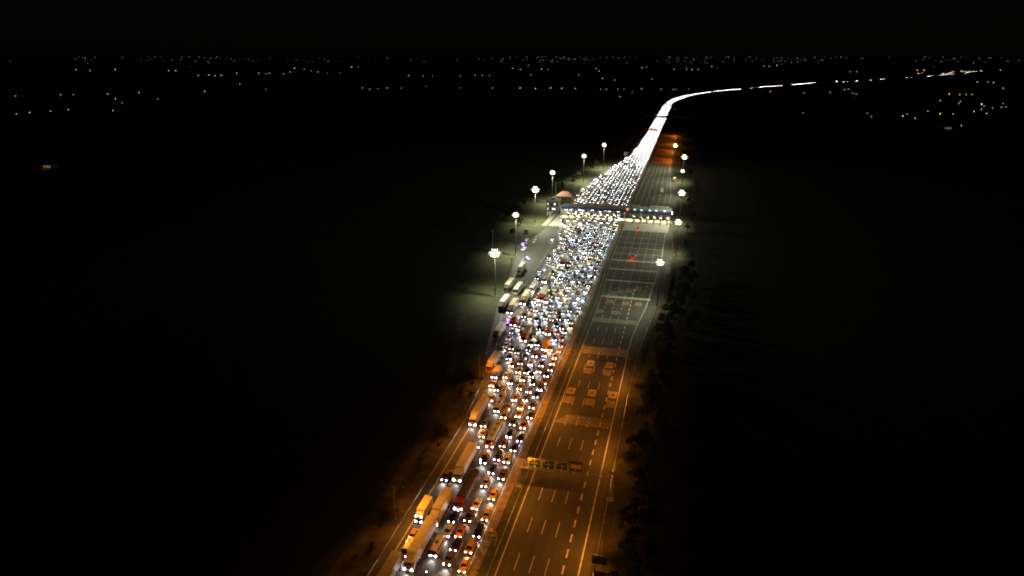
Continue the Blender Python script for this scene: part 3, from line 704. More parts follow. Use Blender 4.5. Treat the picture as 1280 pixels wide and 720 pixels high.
def cargo_box(t, y0, y1, hw, z0, z1, col, name='cargo_box', ribs=True):
    b = MB(); b.box(-hw, hw, y0, y1, z0, z1, M['body'], .06); o = b.build(name, t, col)
    if ribs:
        r = MB(); n = int((y1 - y0) / 1.2)
        for k in range(n + 1):
            y = y0 + .1 + (y1 - y0 - .2) * k / max(n, 1)
            for s in (-1, 1): x = s * (hw + .012); r.box(x - .02, x + .02, y - .04, y + .04, z0 + .05, z1 - .1, M['body'])
        for s in (-1, 1): r.box(s * hw - .03, s * hw + .03, y0 + .03, y1 - .03, z0 - .02, z0 + .1, M['steel'])
        r.box(-hw * .98, hw * .98, y0 + .05, y0 + .13, z1 - .0, z1 + .025, M['body'])
        r.build('side_rib', o, tuple(c * .85 for c in col))
    d = MB()
    for s in (-1, 1): d.box(s * hw * .5 - hw * .47, s * hw * .5 + hw * .47, y1 + .005, y1 + .045, z0 + .06, z1 - .1, M['body'])
    d.build('rear_door', t, col)
    for s in (-1, 1):
        g = MB(); g.box(s * hw * .85 - .14, s * hw * .85 + .14, y1 + .0, y1 + .06, z0 - .2, z0 - .03, M['tail']); g.build('tail_light', t)
WHITE, CREAM, RED = (.72, .71, .67), (.62, .56, .42), (.30, .02, .02)
def lorry(label, front, L, cab=WHITE, box=WHITE, head='head_cool', defl=.7, tarp=False, group='lorries in the queue', rear=None, name='articulated_lorry', rz=0, boxh=3.95, bumper=None, lamps=False):
    x, y = gp(*front, .85)
    t = thing(name, label, 'lorry', (x, y + L / 2, 0), rz, group)
    f = -L / 2; hw = 1.22; cl = 2.1
    cab_unit(t, f, cl, hw, 2.95, cab, defl, head, bumper=bumper, lamps=lamps)
    ch = MB(); ch.box(-.45, .45, f + 1.6, L / 2 - .15, .72, 1.0, M['trim']); ch.build('chassis', t)
    y0 = f + cl + .55
    if tarp:
        b = MB(); b.box(-hw, hw, y0, L / 2 - .05, 1.05, 2.9, M['body'], .03); b.build('trailer', t, (.10, .035, .025))
        tp = MB(); n = 14
        rows = []
        for k in range(n + 1):
            yy = y0 + .02 + (L / 2 - .1 - y0) * k / n; sag = .16 * math.sin(k * 2.1) + .1 * math.sin(k * 4.7)
            rows.append([(-hw - .03, yy, 2.55), (-hw - .03, yy, 2.95), (-hw * .5, yy, 3.25 + sag), (hw * .5, yy, 3.28 - sag * .6), (hw + .03, yy, 2.95), (hw + .03, yy, 2.55)])
        tp.rings(rows, M['tarp']); tp.build('tarpaulin', t)
        for s in (-1, 1):
            g = MB(); g.box(s * 1 - .14, s * 1 + .14, L / 2 - .05, L / 2 + .01, .85, 1.02, M['tail']); g.build('tail_light', t)
    else:
        cargo_box(t, y0, L / 2 - .06, hw + .03, 1.08, boxh, box, 'trailer')
    ys = [f + 1.25, f + 3.4] + ([f + 4.7] if L > 11 else []) + [L / 2 - 1.5, L / 2 - 2.8] + ([L / 2 - 4.1] if L > 12 else [])
    big_wheels(t, ys, hw)
    if head != 'tail_off': beams(t, L, BEAMCOL['head_cool'], True, 800, .85)
    placed.append((x, y + L / 2, 1.3, L / 2)); return t
def box_truck(label, front, L, cab=WHITE, box=WHITE, head='head_cool', group='box trucks in the queue', rz=0, boxh=3.3, lamps=False):
    x, y = gp(*front, .85)
    t = thing('box_truck', label, 'truck', (x, y + L / 2, 0), rz, group)
    f = -L / 2; hw = 1.08
    cab_unit(t, f, 1.75, hw, 2.35, cab, .45, head, lamps=lamps)
    ch = MB(); ch.box(-.4, .4, f + 1.3, L / 2 - .1, .6, .85, M['trim']); ch.build('chassis', t)
    cargo_box(t, f + 1.95, L / 2 - .06, hw + .06, .9, boxh, box)
    big_wheels(t, [f + 1.1, L / 2 - 1.6], hw, .42)
    placed.append((x, y + L / 2, 1.15, L / 2)); return t
def coach(label, front, L=11.5, col=WHITE, nose=RED, head='head_cool', group='coaches in the queue', rz=0, hw=1.22, zt=3.4, hatches=3, name='coach', cat='coach'):
    x, y = gp(*front, .8)
    t = thing(name, label, cat, (x, y + L / 2, 0), rz, group); f = -L / 2
    sec = lambda yy, w, zz: [(-w, yy, .38), (w, yy, .38), (w * 1.0, yy, zz * .5), (w * .97, yy, zz * .86), (w * .84, yy, zz), (-w * .84, yy, zz), (-w * .97, yy, zz * .86), (-w, yy, zz * .5)]
    b = MB(); b.rings([sec(f + .22, hw * .96, zt * .93), sec(f + .55, hw, zt), sec(L / 2 - .25, hw, zt), sec(L / 2, hw * .95, zt * .94)], M['body']); b.build('body', t, col)
    n = MB(); n.rings([[(-hw * .93, f, .36), (hw * .93, f, .36), (hw * .93, f + .02, zt * .40), (-hw * .93, f + .02, zt * .40)], [(-hw * .985, f + .24, .36), (hw * .985, f + .24, .36), (hw * .985, f + .24, zt * .42), (-hw * .985, f + .24, zt * .42)]], M['body']); n.build('nose_panel', t, nose)
    g = MB(); slab(g, q_in((-hw * .95, f + .03, zt * .42), (hw * .95, f + .03, zt * .42), (hw * .9, f + .22, zt * .88), (-hw * .9, f + .22, zt * .88), .04, .02), .03, M['glass']); g.build('windscreen', t)
    for s in (-1, 1):
        g = MB(); m = max(3, int(L / 1.7))
        for k in range(m):
            y0 = f + .8 + (L - 1.3) * k / m; y1 = y0 + (L - 1.3) / m - .12
            P = [(s * hw * 1.006, y0, zt * .52), (s * hw * 1.006, y1, zt * .52), (s * hw * .984, y1, zt * .82), (s * hw * .984, y0, zt * .82)]
            slab(g, P if s > 0 else P[::-1], .02, M['glass'])
        g.build('side_window', t)
        g = MB(); g.box(s * (hw + .18) - .09, s * (hw + .18) + .09, f - .12, f + .02, zt * .5, zt * .72, M['trim'], .02); g.bar((s * hw * .9, f + .2, zt * .74), (s * (hw + .18), f - .05, zt * .72), .03, M['trim']); g.build('mirror', t)
        g = MB(); g.box(s * hw * .8 - .12, s * hw * .8 + .12, L / 2 - .02, L / 2 + .03, .8, 1.25, M['tail']); g.build('tail_light', t)
    for k in range(hatches):
        g = MB(); yy = f + L * (k + .7) / (hatches + .4); g.box(-.38, .38, yy - .42, yy + .42, zt - .01, zt + .09, M['trim'], .04); g.build('roof_hatch', t)
    lights(t, f - .02, hw, .72, head)
    big_wheels(t, [f + L * .2, L / 2 - L * .24], hw, .45 if L > 8 else .36)
    if head != 'tail_off': beams(t, L, BEAMCOL['head_cool'], True, 800, .8)
    placed.append((x, y + L / 2, hw + .05, L / 2)); return t
def minibus(label, front, L=5.8, col=WHITE, head='head_cool', rz=0, nose=None):
    return coach(label, front, L, col, nose or col, head, 'minibuses and vans in the queue', rz, .98, 2.45, 1, 'minibus', 'minibus')

# foreground and middle, from the bottom up
lorry('longest white lorry lowest in the photo, cab facing the viewer, beside the passenger van', (510, 712), 16.2, WHITE, WHITE, 'head_cool')
lorry('lorry trailer cut off by the lower edge of the photo on the outer lane', (468, 752), 13, WHITE, (.5, .48, .43), 'head_cool')
lorry('white lorry right behind the longest lorry, one headlight showing', (541.5, 655.5), 12.0, WHITE, WHITE, 'head_cool')
box_truck('small white box truck with lamps over its windscreen on the outer lane', (523, 652), 8.0, WHITE, (.85, .78, .5), 'head_cool', lamps=True)
minibus('white passenger van with a roof hatch beside the longest lorry', (541, 694.5), 5.9, WHITE)
lorry('lorry with a deep red cab and a dark tarpaulin over its trailer', (572.5, 636), 15.5, RED, RED, 'head_cool', None, True)
lorry('long white lorry alone on the outer lane behind the dark car', (571, 600.5), 15.5, WHITE, WHITE, 'head_cool')
coach('white coach with a red nose and black roof hatches', (611.75, 558), 12, WHITE, (.45, .08, .04))
lorry('white lorry at the outer edge where the plaza starts to widen', (590.5, 531), 15.5, WHITE, (.66, .6, .5), 'head_cool')
minibus('yellow-lit minibus in front of another yellow van', (620.5, 514), 7.0, (.72, .6, .3))  # sodium-light yellow is put into the body colour
minibus('yellow-lit van right behind the yellow minibus', (626.5, 498), 6.0, (.7, .55, .22))  # body colour carries the yellow of the street lamps
lorry('white parked lorry with an orange lower cab on the plaza edge', (611, 464), 12.5, (.6, .3, .1), WHITE, 'tail_off')
box_truck('small truck with a blue-white glare next to the parked lorry', (617.5, 472), 7.5, (.1, .14, .3), (.6, .45, .3), 'head_cool', boxh=2.6)
lorry('white parked lorry with a brown cab beside the purple police lamp', (619, 424), 13.0, (.2, .1, .06), WHITE, 'tail_off')
lorry('lorry with a red-orange cab and cream trailer beside the police lamp', (641, 406.5), 12.5, (.45, .1, .04), CREAM)
lorry('lorry with a red and blue cab and cream trailer near the tall mast', (637, 391.5), 13, (.2, .03, .08), CREAM)
lorry('dark-fronted parked lorry with a pale roof beside the nearest tall mast', (625.5, 387), 13.5, (.04, .04, .05), WHITE, 'tail_off')
lorry('cream trailer lorry parked second from the plaza edge without headlights', (632.5, 364), 13.5, (.04, .04, .045), CREAM, 'tail_off')
coach('white coach parked beside the cream trailer lorry', (644, 367), 12, WHITE, WHITE, 'tail_off', hatches=2)
lorry('cream lorry with lit headlights beside the white coach', (653, 380), 13.5, (.3, .25, .2), CREAM)
coach('white coach with bright headlights two lanes from the white parked coach', (664, 365), 11, WHITE, (.5, .45, .4), hatches=2)
lorry('white lorry stopped alone on the plaza edge near the police checkpoint', (648, 342), 13.0, (.5, .5, .48), WHITE, 'tail_off')
lorry('pale lorry with bright headlights standing where the jam begins to thin', (680, 353), 14, (.5, .5, .5), CREAM)
lorry('white lorry with a red grille in the middle of the jam', (675, 376), 15, (.5, .06, .03), WHITE)
lorry('brownish lorry deep in the jam below the canopy', (702.5, 331.5), 14, (.4, .2, .12), (.5, .42, .3))
minibus('cream minibus between the red-grilled lorry and the median cars', (682, 377.5), 6.5, CREAM)
box_truck('orange box truck in the middle of the jam', (684.5, 418), 7.5, (.7, .35, .06), (.5, .4, .25), boxh=3.1)
box_truck('yellow box truck one row ahead of the orange box truck', (680, 437.5), 7.0, (.8, .5, .08), (.9, .6, .14), boxh=3.1)
lorry('white lorry with a red front in the jam beside the police lamp', (654, 426.5), 12.5, (.5, .08, .04), (.5, .48, .42), boxh=3.3)
box_truck('cream box truck high in the jam behind the canopy on the outer side', (714, 256), 8.5, CREAM, (.7, .62, .3))
box_truck('white box truck in the jam before the toll canopy', (716, 300), 7.5, WHITE, WHITE)

# cars placed by hand
for px, py, kind, colr, tone, lab in HAND:
    x, y = gp(px, py, .72); L = LEN[kind]
    hw = .93
    tries = 0
    while not free(x, y + L / 2, hw, L / 2, .12, .25) and tries < 14:
        y += .35; tries += 1
    if tries == 14 and lab is None: continue
    cars.append((x, y + L / 2, kind, colr, NIGHT[tone], lab, py > 445, 0)); placed.append((x, y + L / 2, hw, L / 2))
# the jam between the painted plaza and the canopy: rows in lanes
JAM_L = [(-63.5, 215), (-66, 240), (-69, 268), (-72.5, 290), (-75, 315), (-74, 345), (-72, 380), (-72.5, 410), (-77, 440), (-84, 462), (-86, 492)]
def fill(y0, y1, lane_w, keep, rows):
    x = -43.6; lane = 0; out = []
    while x > -92:
        y = y0 + rnd.uniform(0, 4)
        while y < y1:
            kind = rnd.choices(('sedan', 'suv', 'hatchback', 'minivan'), (5, 4, 2, 1))[0]; L = LEN[kind]
            xx = x + rnd.uniform(-.35, .35); yc = y + L / 2
            if xx > interp(JAM_L, yc) and rnd.random() < keep(lane, yc) and free(xx, yc, .92, L / 2, .15, .5):
                out.append((xx, yc, kind)); placed.append((xx, yc, .92, L / 2)); y += L + rnd.uniform(*rows) * (1 if yc < 400 else .75)
            else: y += rnd.uniform(1.0, 3.0)
        x -= lane_w; lane += 1
    return out
def keep(lane, y):
    d = .97
    if lane == 0 and 300 < y < 350: d = .35
    if interp(JAM_L, y) + (15 if y > 395 else 6) > -43.6 - lane * 3.15: d *= .5
    if y < 268: d = .35
    if y > 440: d *= .9
    return d
jam = fill(232, 472, 3.2, keep, (2.6, 8.0))
tone = lambda: rnd.choices(('head_cool', 'head_warm', 'head_blue'), (6, 3, 1))[0]
paint = lambda: rnd.choices(('white', 'black', 'silver', 'grey', 'dark blue', 'red', 'brown', 'beige'), (9, 6, 4, 4, 1, 1, 1, 1))[0]
jam.sort(key=lambda c: c[1])
room = 296 - len(cars)
print('hand cars', len(cars), 'jam', len(jam))
rest = jam[room:]
for xx, yc, kind in jam[:room]: cars.append((xx, yc, kind, paint(), tone(), None, False, rnd.uniform(-.03, .03)))
# labels: lane counted from the median rail, order along the lane from a landmark
LANES = {}
for i, c in enumerate(cars): LANES.setdefault(int((-42.0 - c[0]) / 3.4) + 1, []).append((c[1], i))
lab = {}
for ln, lst in LANES.items():
    lst.sort()
    n = len(lst)
    low = [q for q in lst if q[0] < 250]; high = [q for q in lst if q[0] >= 250]
    lname = 'the lane beside the median rail' if ln == 1 else 'the %s lane out from the median rail' % ordinal(ln)
    for k, (y, i) in enumerate(low): lab[i] = '%s %s in ' + lname + ', ' + (ordinal(k + 1) + ' from the bottom edge')
    for k, (y, i) in enumerate(reversed(high)): lab[i] = '%s %s in ' + lname + ', ' + (ordinal(k + 1) + ' before the canopy')
for i, (x, y, kind, colr, hd, own, full, rz) in enumerate(cars):
    o = full_car(kind, hd) if full else flat_car(kind, hd.replace('head_', 'jam_'), 'tail', rnd.choice((.6, .75, .95)))
    o.location = (x, y, 0.06); o.rotation_euler = (0, 0, rz)
    tag(o, own or lab[i] % (colr, kind), 'car', 'cars in the traffic jam')
    c = (*PAINTS[colr], 1)
    o.color = c
    beams(o, LEN[kind], BEAMCOL[hd] if y < 250 or hd != 'head_cool' else (.86, .93, 1.0), y < 330 and rnd.random() < .5, 620 if y < 250 else rnd.choice((800, 1300, 2000)))
    for ch in o.children: ch.color = c
# roof rack of the black suv and roof bars
for o in list(scene.objects):
    if o.get('label', '').startswith('black suv with a roof rack'):
        g = MB()
        for s in (-1, 1): g.bar((s * .6, -.2, 1.79), (s * .6, 1.6, 1.79), .03, M['chrome'])
        for yy in (.1, .7, 1.3): g.bar((-.6, yy, 1.79), (.6, yy, 1.79), .025, M['chrome'])
        g.build('roof_rack', o)

# everything past those: the rest of the jam through the toll gates and on to the bend, one mass
KINDS4 = ('sedan', 'suv', 'hatchback', 'minivan')
def lite(kind, hd, col):
    """cheap car for the mass: hull, cabin, glass band, lamps"""
    o = MB(); L = LEN[kind]; h = {'sedan': 1.45, 'hatchback': 1.5, 'suv': 1.72, 'minivan': 1.8}[kind]; zb = h * .62
    o.rings([[(-.8, -L / 2, .3), (.8, -L / 2, .3), (.8, -L / 2, zb * .8), (-.8, -L / 2, zb * .8)], [(-.9, -L / 2 + .9, .25), (.9, -L / 2 + .9, .25), (.9, -L / 2 + .9, zb), (-.9, -L / 2 + .9, zb)],
             [(-.9, L / 2 - .4, .25), (.9, L / 2 - .4, .25), (.9, L / 2 - .4, zb), (-.9, L / 2 - .4, zb)], [(-.8, L / 2, .35), (.8, L / 2, .35), (.8, L / 2, zb * .9), (-.8, L / 2, zb * .9)]], col)
    a = [(-.8, -L / 2 + 1.2, zb), (.8, -L / 2 + 1.2, zb), (.8, L / 2 - .3, zb), (-.8, L / 2 - .3, zb)]
    b = [(-.62, -L / 2 + 1.9, h), (.62, -L / 2 + 1.9, h), (.62, L / 2 - .8, h), (-.62, L / 2 - .8, h)]
    o.add(a + b, [(0, 1, 5, 4), (1, 2, 6, 5), (2, 3, 7, 6), (3, 0, 4, 7)], M['glass']); o.add(b, [(0, 1, 2, 3)], col)
    for s in (-1, 1):
        x = s * .58
        o.box(x - .2, x + .2, -L / 2 - .06, -L / 2 + .1, .6, .80, M[hd]); o.box(x - .14, x + .14, L / 2 - .05, L / 2 + .03, .7, .86, M['tail'])
    return o
STUFFCOL = [mat('far_paint_' + k.replace(' ', '_'), PAINTS[k], .35) for k in ('white', 'white', 'silver', 'black', 'grey', 'dark blue', 'red', 'beige')]
NEAR_LIB = [[lite(k, hd, c) for hd in ('crowd_cool', 'crowd_cool', 'crowd_cool', 'crowd_warm')] for k in KINDS4 for c in STUFFCOL]
LIB = [[lite(k, hd, c) for hd in ('mass_cool', 'mass_cool', 'mass_cool', 'mass_warm')] for k in KINDS4 for c in STUFFCOL]
mass = MB()
def put(x, y, rz=0.0): mass.merge(rnd.choice(rnd.choice(LIB if y > rnd.uniform(600, 900) else NEAR_LIB)), (x, y, .06), rz)
for xx, yc, kind in rest: put(xx, yc)
FAR_L = [(-87, 486), (-88.5, 515), (-89, 555), (-85, 640), (-77.5, 720), (-65, 827), (-62.4, 940), (-61.4, 1640)]
for k in range(9):          # one file of cars in each incoming gate
    xg = -88.2 + 2.4 + k * 4.78 + 2.39
    y = 474 + rnd.uniform(0, 4)
    while y < 508 and xg < -43.4:
        if rnd.random() < (.85 if xg > -76 else .4): put(xg + rnd.uniform(-.2, .2), y + 2.3)
        y += 4.7 + rnd.uniform(1.2, 4)
x = -43.6; lane = 0
while x > -92:
    y = 512 + rnd.uniform(0, 5)
    while y < 1640:
        w = (interp(FAR_L, y) + 43.6)
        dens = .93
        if y < 520: dens = .75
        if x < interp(FAR_L, y) + 9 and y < 800: dens *= .55
        xx = x + rnd.uniform(-.3, .3)
        if xx > interp(FAR_L, y) and rnd.random() < dens and free(xx, y + 2.3, .92, 2.3, .15, .4): put(xx, y + 2.3); y += 4.7 + rnd.uniform(.8, 3.5)
        else: y += rnd.uniform(2, 5)
    x -= 3.3; lane += 1
far2 = [(-50.5, 1645)] + BEND[1:]
seg = 0.0
for d in (-9.5, -6, -2.4, 1.2, 4.8):
    pth = offset_path(far2, d); nxt = 0.0; acc = 0.0
    for (x0, y0), (x1, y1) in zip(pth, pth[1:]):
        L = math.hypot(x1 - x0, y1 - y0); rz = math.atan2(y1 - y0, x1 - x0) - math.pi / 2
        while nxt < acc + L:
            q = (nxt - acc) / L; nxt += rnd.uniform(5.5, 8.5)
            yy = y0 + (y1 - y0) * q
            if yy > 2330 and (math.sin(yy * .021) + .6 * math.sin(yy * .053) < -.3 or rnd.random() < .62 or abs(d) > 6): continue
            if yy > 3300 and rnd.random() < .8: continue
            put(x0 + (x1 - x0) * q, yy, rz)
        acc += L
tag(mass.build('far_traffic'), 'dense river of cars with glaring headlights beyond the toll canopy to the distant bend', 'traffic', kind='stuff')

# vehicles leaving on the nearly empty lanes (seen from behind)
def going(kind, px, py, colr, label):
    x, y = gp(px, py, .6); o = full_car(kind, 'head_cool'); o.location = (x, y + LEN[kind] / 2, .06); o.rotation_euler = (0, 0, math.pi)
    tag(o, label, 'car', 'cars leaving the toll plaza'); o.color = (*PAINTS[colr], 1)
    for ch in o.children: ch.color = o.color
going('sedan', 788.2, 322.5, 'red', 'car with glowing red tail lights leaving side by side, on the inner side')
going('sedan', 791.6, 321.8, 'red', 'car with glowing red tail lights leaving side by side, on the outer side')
going('sedan', 797, 285.8, 'red', 'red car just leaving the toll booths over the pale apron')
going('sedan', 815.5, 217.5, 'red', 'small red car beyond the canopy near the ochre bands')
going('suv', 829.5, 200, 'red', 'red-lit car on the ochre bands, farthest along the empty lanes')
t = box_truck('white box truck with red tail lights beyond the canopy on the empty lanes', (827, 240), 9, WHITE, WHITE, group='box trucks beyond the canopy', rz=math.pi)
t = box_truck('white box truck stopped on the shoulder beside the small mast glow', (843, 226), 9, WHITE, CREAM, group='box trucks beyond the canopy', rz=math.pi)

# police checkpoint on the verge
def police(px, py, label, lamp, rz=0.0, kind='sedan'):
    x, y = gp(px, py, .7); o = full_car(kind, 'tail_off', 'tail_off'); o.location = (x, y + 2.3, .06); o.rotation_euler = (0, 0, rz)
    d = bpy.data.lights.new('light_bar_glow', 'POINT'); d.energy = 700 if lamp.endswith('purple') else 120; d.color = (.4, .1, 1) if lamp.endswith('purple') else (.15, .15, 1); d.shadow_soft_size = .2
    l = bpy.data.objects.new('light_bar_glow', d); COL.objects.link(l); l.parent = o; l.location = (0, -.3, 2.4)
    g = MB(); z = CARS[kind]['cab'][5]; g.box(-.62, .62, .1, .42, z + .01, z + .2, M[lamp], .05); g.build('light_bar', o)
    tag(o, label, 'police car', 'police cars by the plaza'); o.color = (*PAINTS['white'], 1)
    for ch in o.children: ch.color = o.color
    placed.append((x, y, .9, 2.3))
police(633, 404.5, 'police car with a flashing purple lamp between two parked lorries', 'police_purple')
police(652.5, 307, 'police car with a blue lamp nearest the white van at the checkpoint', 'police_blue', .3)
police(654, 313, 'second police car in the line at the checkpoint', 'police_blue', -.3, 'suv')
police(657.5, 324.5, 'police car nearest the stopped white lorry at the checkpoint', 'police_blue', .8)
o = minibus('white van parked on the verge at the police checkpoint', (657, 303.5), 5.6, WHITE, 'tail_off')
# motorcycles and riders threading between lorries
def motorcycle(px, py, label):
    x, y = gp(px, py, .8)
    t = thing('motorcycle', label, 'motorcycle', (x, y + 1, .06), rnd.uniform(-.2, .2), 'motorcycles between the lanes')
    for yy in (-.7, .7):
        w = MB(); w.tube((-.06, yy, .31), (.06, yy, .31), .31, .31, M['tyre'], 14); w.build('wheel', t)
    b = MB(); b.rings([[(-.1, -.45, .5), (.1, -.45, .5), (.12, -.4, .95), (-.12, -.4, .95)], [(-.2, 0, .4), (.2, 0, .4), (.17, 0, .85), (-.17, 0, .85)], [(-.12, .85, .6), (.12, .85, .6), (.1, .85, .8), (-.1, .85, .8)]], M['paint'])
    b.tube((0, -.72, .31), (0, -.4, 1.0), .04, .04, M['chrome'], 6); b.build('body', t, PAINTS['black'])
    h = MB(); h.bar((-.36, -.42, 1.05), (.36, -.42, 1.05), .025, M['trim']); h.build('handlebar', t)
    l = MB(); l.box(-.1, .1, -.62, -.5, .82, .98, M['head_cool'], .03); l.build('headlight', t)
motorcycle(597.5, 561, 'motorcycle riding past the rear of the long white lorry')
motorcycle(532, 717, 'motorcycle ahead of the passenger van at the lower edge')
# ------------------------------------------------------------------ end of vehicles

def on_plane(px, py, Y):
    """photo pixel -> (x, z) on the vertical plane y = Y across the road"""
    a = px - 640; b = 360 - py
    fh = F * math.cos(PITCH) + b * math.sin(PITCH); d = F * math.sin(PITCH) - b * math.cos(PITCH)
    dy = a * math.sin(YAW) + fh * math.cos(YAW); dx = a * math.cos(YAW) - fh * math.sin(YAW)
    t = Y / dy
    return dx * t, H - d * t

def truss(mb, a, b, w, h, n, r=.06, m=None):
    """box lattice between a and b; w along y, h up (or along x for a post)"""
    m = m or M['steel']
    a = Vector(a); b = Vector(b); d = (b - a)
    up = Vector((0, 0, 1)) if abs(d.z) < .5 * d.length else Vector((1, 0, 0)); sd = Vector((0, 1, 0))
    c = [(-w / 2, -h / 2), (w / 2, -h / 2), (w / 2, h / 2), (-w / 2, h / 2)]
    P = lambda k, i: a + d * (k / n) + sd * c[i][0] + up * c[i][1]
    for i in range(4): mb.bar(P(0, i), P(n, i), r, m)
    for k in range(n):
        for i in range(4):
            mb.bar(P(k, i), P(k + 1, (i + 1) % 4) if k % 2 else P(k + 1, (i + 1) % 4), r * .6, m)
            mb.bar(P(k, i), P(k, (i + 1) % 4), r * .6, m)

def sign_face(mb, x0, x1, z0, z1, y, m): mb.box(x0, x1, y, y + .05, z0, z1, m)
def rect(name, parent, x0, x1, z0, z1, y, m, th=.02):
    g = MB(); g.box(x0, x1, y - th, y, z0, z1, m); return g.build(name, parent)

# ------------------------------------------------------------------ sign gantry over the outgoing lanes
GY = 159.0; GX0, GX1 = -38.4, -12.6
t = thing('sign_gantry', 'steel lattice gantry with four lane signs over the nearly empty lanes', 'sign gantry', (GX0, GY, 0))
lx = GX1 - GX0
for x in (0, lx):
    p = MB(); truss(p, (x, 0, 0), (x, 0, 8.2), 1.1, 1.1, 7, .06); p.box(x - .9, x + .9, -.9, .9, -.02, .3, M['concrete_kerb']); p.build('post', t)
b = MB(); truss(b, (-.5, 0, 7.8), (lx + .5, 0, 7.8), 1.0, 1.5, 15, .05); b.build('beam', t)
wk = MB(); wk.box(0, lx, -.95, -.55, 6.75, 6.82, M['steel']); wk.build('walkway', t)
def lane_sign(pxa, pya, pxb, pyb, tab):
    Y = GY - 1.0
    xa, za = on_plane(pxa, pya, Y); xb, zb = on_plane(pxb, pyb, Y)
    x0, x1, z1, z0 = xa - GX0, xb - GX0, za, zb; w = x1 - x0; h = z1 - z0; cx = (x0 + x1) / 2; cz = (z0 + z1) / 2
    y = -1.0
    g = MB(); g.box(x0, x1, y, y + .12, z0, z1, M['sign_edge'], 0)
    pn = g.build('sign_panel', t)
    rect('green_face', pn, x0 + .2, x1 - .2, z0 + .2, z1 - .2, y, M['sign_green'])
    rect('pictogram', pn, cx - w * .25, cx + w * .25, cz - h * .17, cz + h * .17, y - .02, M['sign_dark'])
    g = MB(); g.box(cx - w * .24, cx + w * .16, y - .07, y - .04, cz - h * .055, cz + h * .055, M['sign_orange']); g.box(cx + w * .06, cx + w * .23, y - .07, y - .04, cz - h * .08, cz + h * .1, M['sign_orange']); g.box(cx - w * .05, cx + w * .03, y - .07, y - .04, cz + h * .055, cz + h * .1, M['sign_orange']); g.build('pictogram', pn)
    rect('lane_line', pn, cx - .06, cx + .06, cz + h * .17, z1 - .18, y - .02, M['sign_white'])
    g = MB(); g.box(cx - .07, cx + .07, y - .045, y - .02, z0 + .35, z0 + h * .3, M['sign_white'])
    g.add([(cx - .3, y - .045, z0 + .5), (cx, y - .045, z0 + .16), (cx + .3, y - .045, z0 + .5), (cx - .3, y - .02, z0 + .5), (cx, y - .02, z0 + .16), (cx + .3, y - .02, z0 + .5)], [(0, 1, 2), (3, 5, 4), (0, 3, 4, 1), (1, 4, 5, 2), (2, 5, 3, 0)], M['sign_white'])
    g.build('arrow', pn)
    if tab:
        g = MB(); g.tube((x0 + w * .14, y - .06, z1 - h * .12), (x0 + w * .14, y - .02, z1 - h * .12), w * .17, w * .17, M['sign_yellow'], 14); g.box(x0 + .02, x0 + w * .2, y - .058, y - .021, z1 - h * .22, z1 - .02, M['sign_yellow']); g.build('yellow_tab', pn)
    for dx in (.2, .8):
        g = MB(); g.bar((x0 + w * dx, y + .12, cz), (x0 + w * dx, -.5, 8.0), .05, M['steel']); g.build('bracket', pn)
lane_sign(660.3, 572.3, 676.2, 585.6, 1); lane_sign(677.4, 574.0, 692.8, 587.6, 1); lane_sign(694.6, 576.3, 709.6, 589.2, 1)
xa, za = on_plane(712.2, 576.3, GY - 1); xb, zb = on_plane(727.4, 590.6, GY - 1)
x0, x1, z1, z0 = xa - GX0, xb - GX0, za, zb
g = MB(); g.box(x0, x1, -1.0, -.88, z0, z1, M['sign_dark']); pn = g.build('sign_panel', t)
rect('text_board', pn, x0 + .25, x1 - .25, z0 + (z1 - z0) * .3, z0 + (z1 - z0) * .72, -1.0, M['sign_tan'])
g = MB(); r = random.Random(3)
for row in (.56, .36):
    for k in range(6):
        xx = x0 + .42 + k * .42; zz = z0 + (z1 - z0) * row
        g.box(xx, xx + r.uniform(.18, .32), -1.035, -1.02, zz, zz + .1, M['sign_red']); g.box(xx + .1, xx + .16, -1.035, -1.02, zz - .03, zz + .34, M['sign_red']); g.box(xx, xx + .28, -1.035, -1.02, zz + .22, zz + .3, M['sign_red'])
g.build('lettering', pn)
rect('header_band', pn, x0 + .2, x1 - .2, z1 - .62, z1 - .3, -1.0, M['wall_dark'])
g = MB(); cx = (x0 + x1) / 2; g.box(cx - .06, cx + .06, -1.03, -1.0, z0 + .3, z0 + .8, M['sign_white']); g.box(cx - .22, cx + .22, -1.03, -1.001, z0 + .28, z0 + .4, M['sign_white']); g.build('arrow', pn)

# small signs ------------------------------------------------------
x, y = gp(614.5, 683)
t = thing('road_sign', 'small green median sign with an orange stroke and a round limit sign on top', 'road sign', (x, y, 0))
p = MB()
for s in (-.8, .8): p.tube((s, 0.1, 0), (s, .1, 4.6), .06, .06, M['pole'], 8)
p.build('post', t)
g = MB(); g.box(-1.2, 1.2, -.02, .06, 2.1, 4.4, M['sign_white']); pn = g.build('sign_panel', t)
rect('green_face', pn, -1.12, 1.12, 2.18, 4.32, -.02, M['sign_green'])
g = MB(); g.box(-.75, -.5, -.07, -.041, 2.75, 3.9, M['sign_orange']); g.box(-.75, .1, -.07, -.041, 2.75, 2.95, M['sign_orange']); g.box(-.1, .7, -.07, -.041, 3.5, 3.65, M['sign_white']); g.box(-.1, .7, -.07, -.041, 3.2, 3.3, M['sign_white']); g.build('lettering', pn)
g = MB(); g.box(-1.1, 1.1, -.06, .02, 1.75, 2.0, M['sign_green']); g.build('lower_plate', t)
g = MB(); g.tube((0, .05, 4.95), (0, -.03, 4.95), .55, .55, M['sign_red'], 20); rs = g.build('limit_sign', t)
g = MB(); g.tube((0, -.031, 4.95), (0, -.05, 4.95), .4, .4, M['sign_white'], 20); g.build('white_disc', rs)
x, y = gp(748.5, 712)
t = thing('road_sign', 'dark panel sign with a faint orange corner among the roadside trees', 'road sign', (x, y, 0))
p = MB()
for s in (-1, 1): p.tube((s, .1, 0), (s, .1, 3.6), .07, .07, M['pole'], 8)
p.build('post', t)
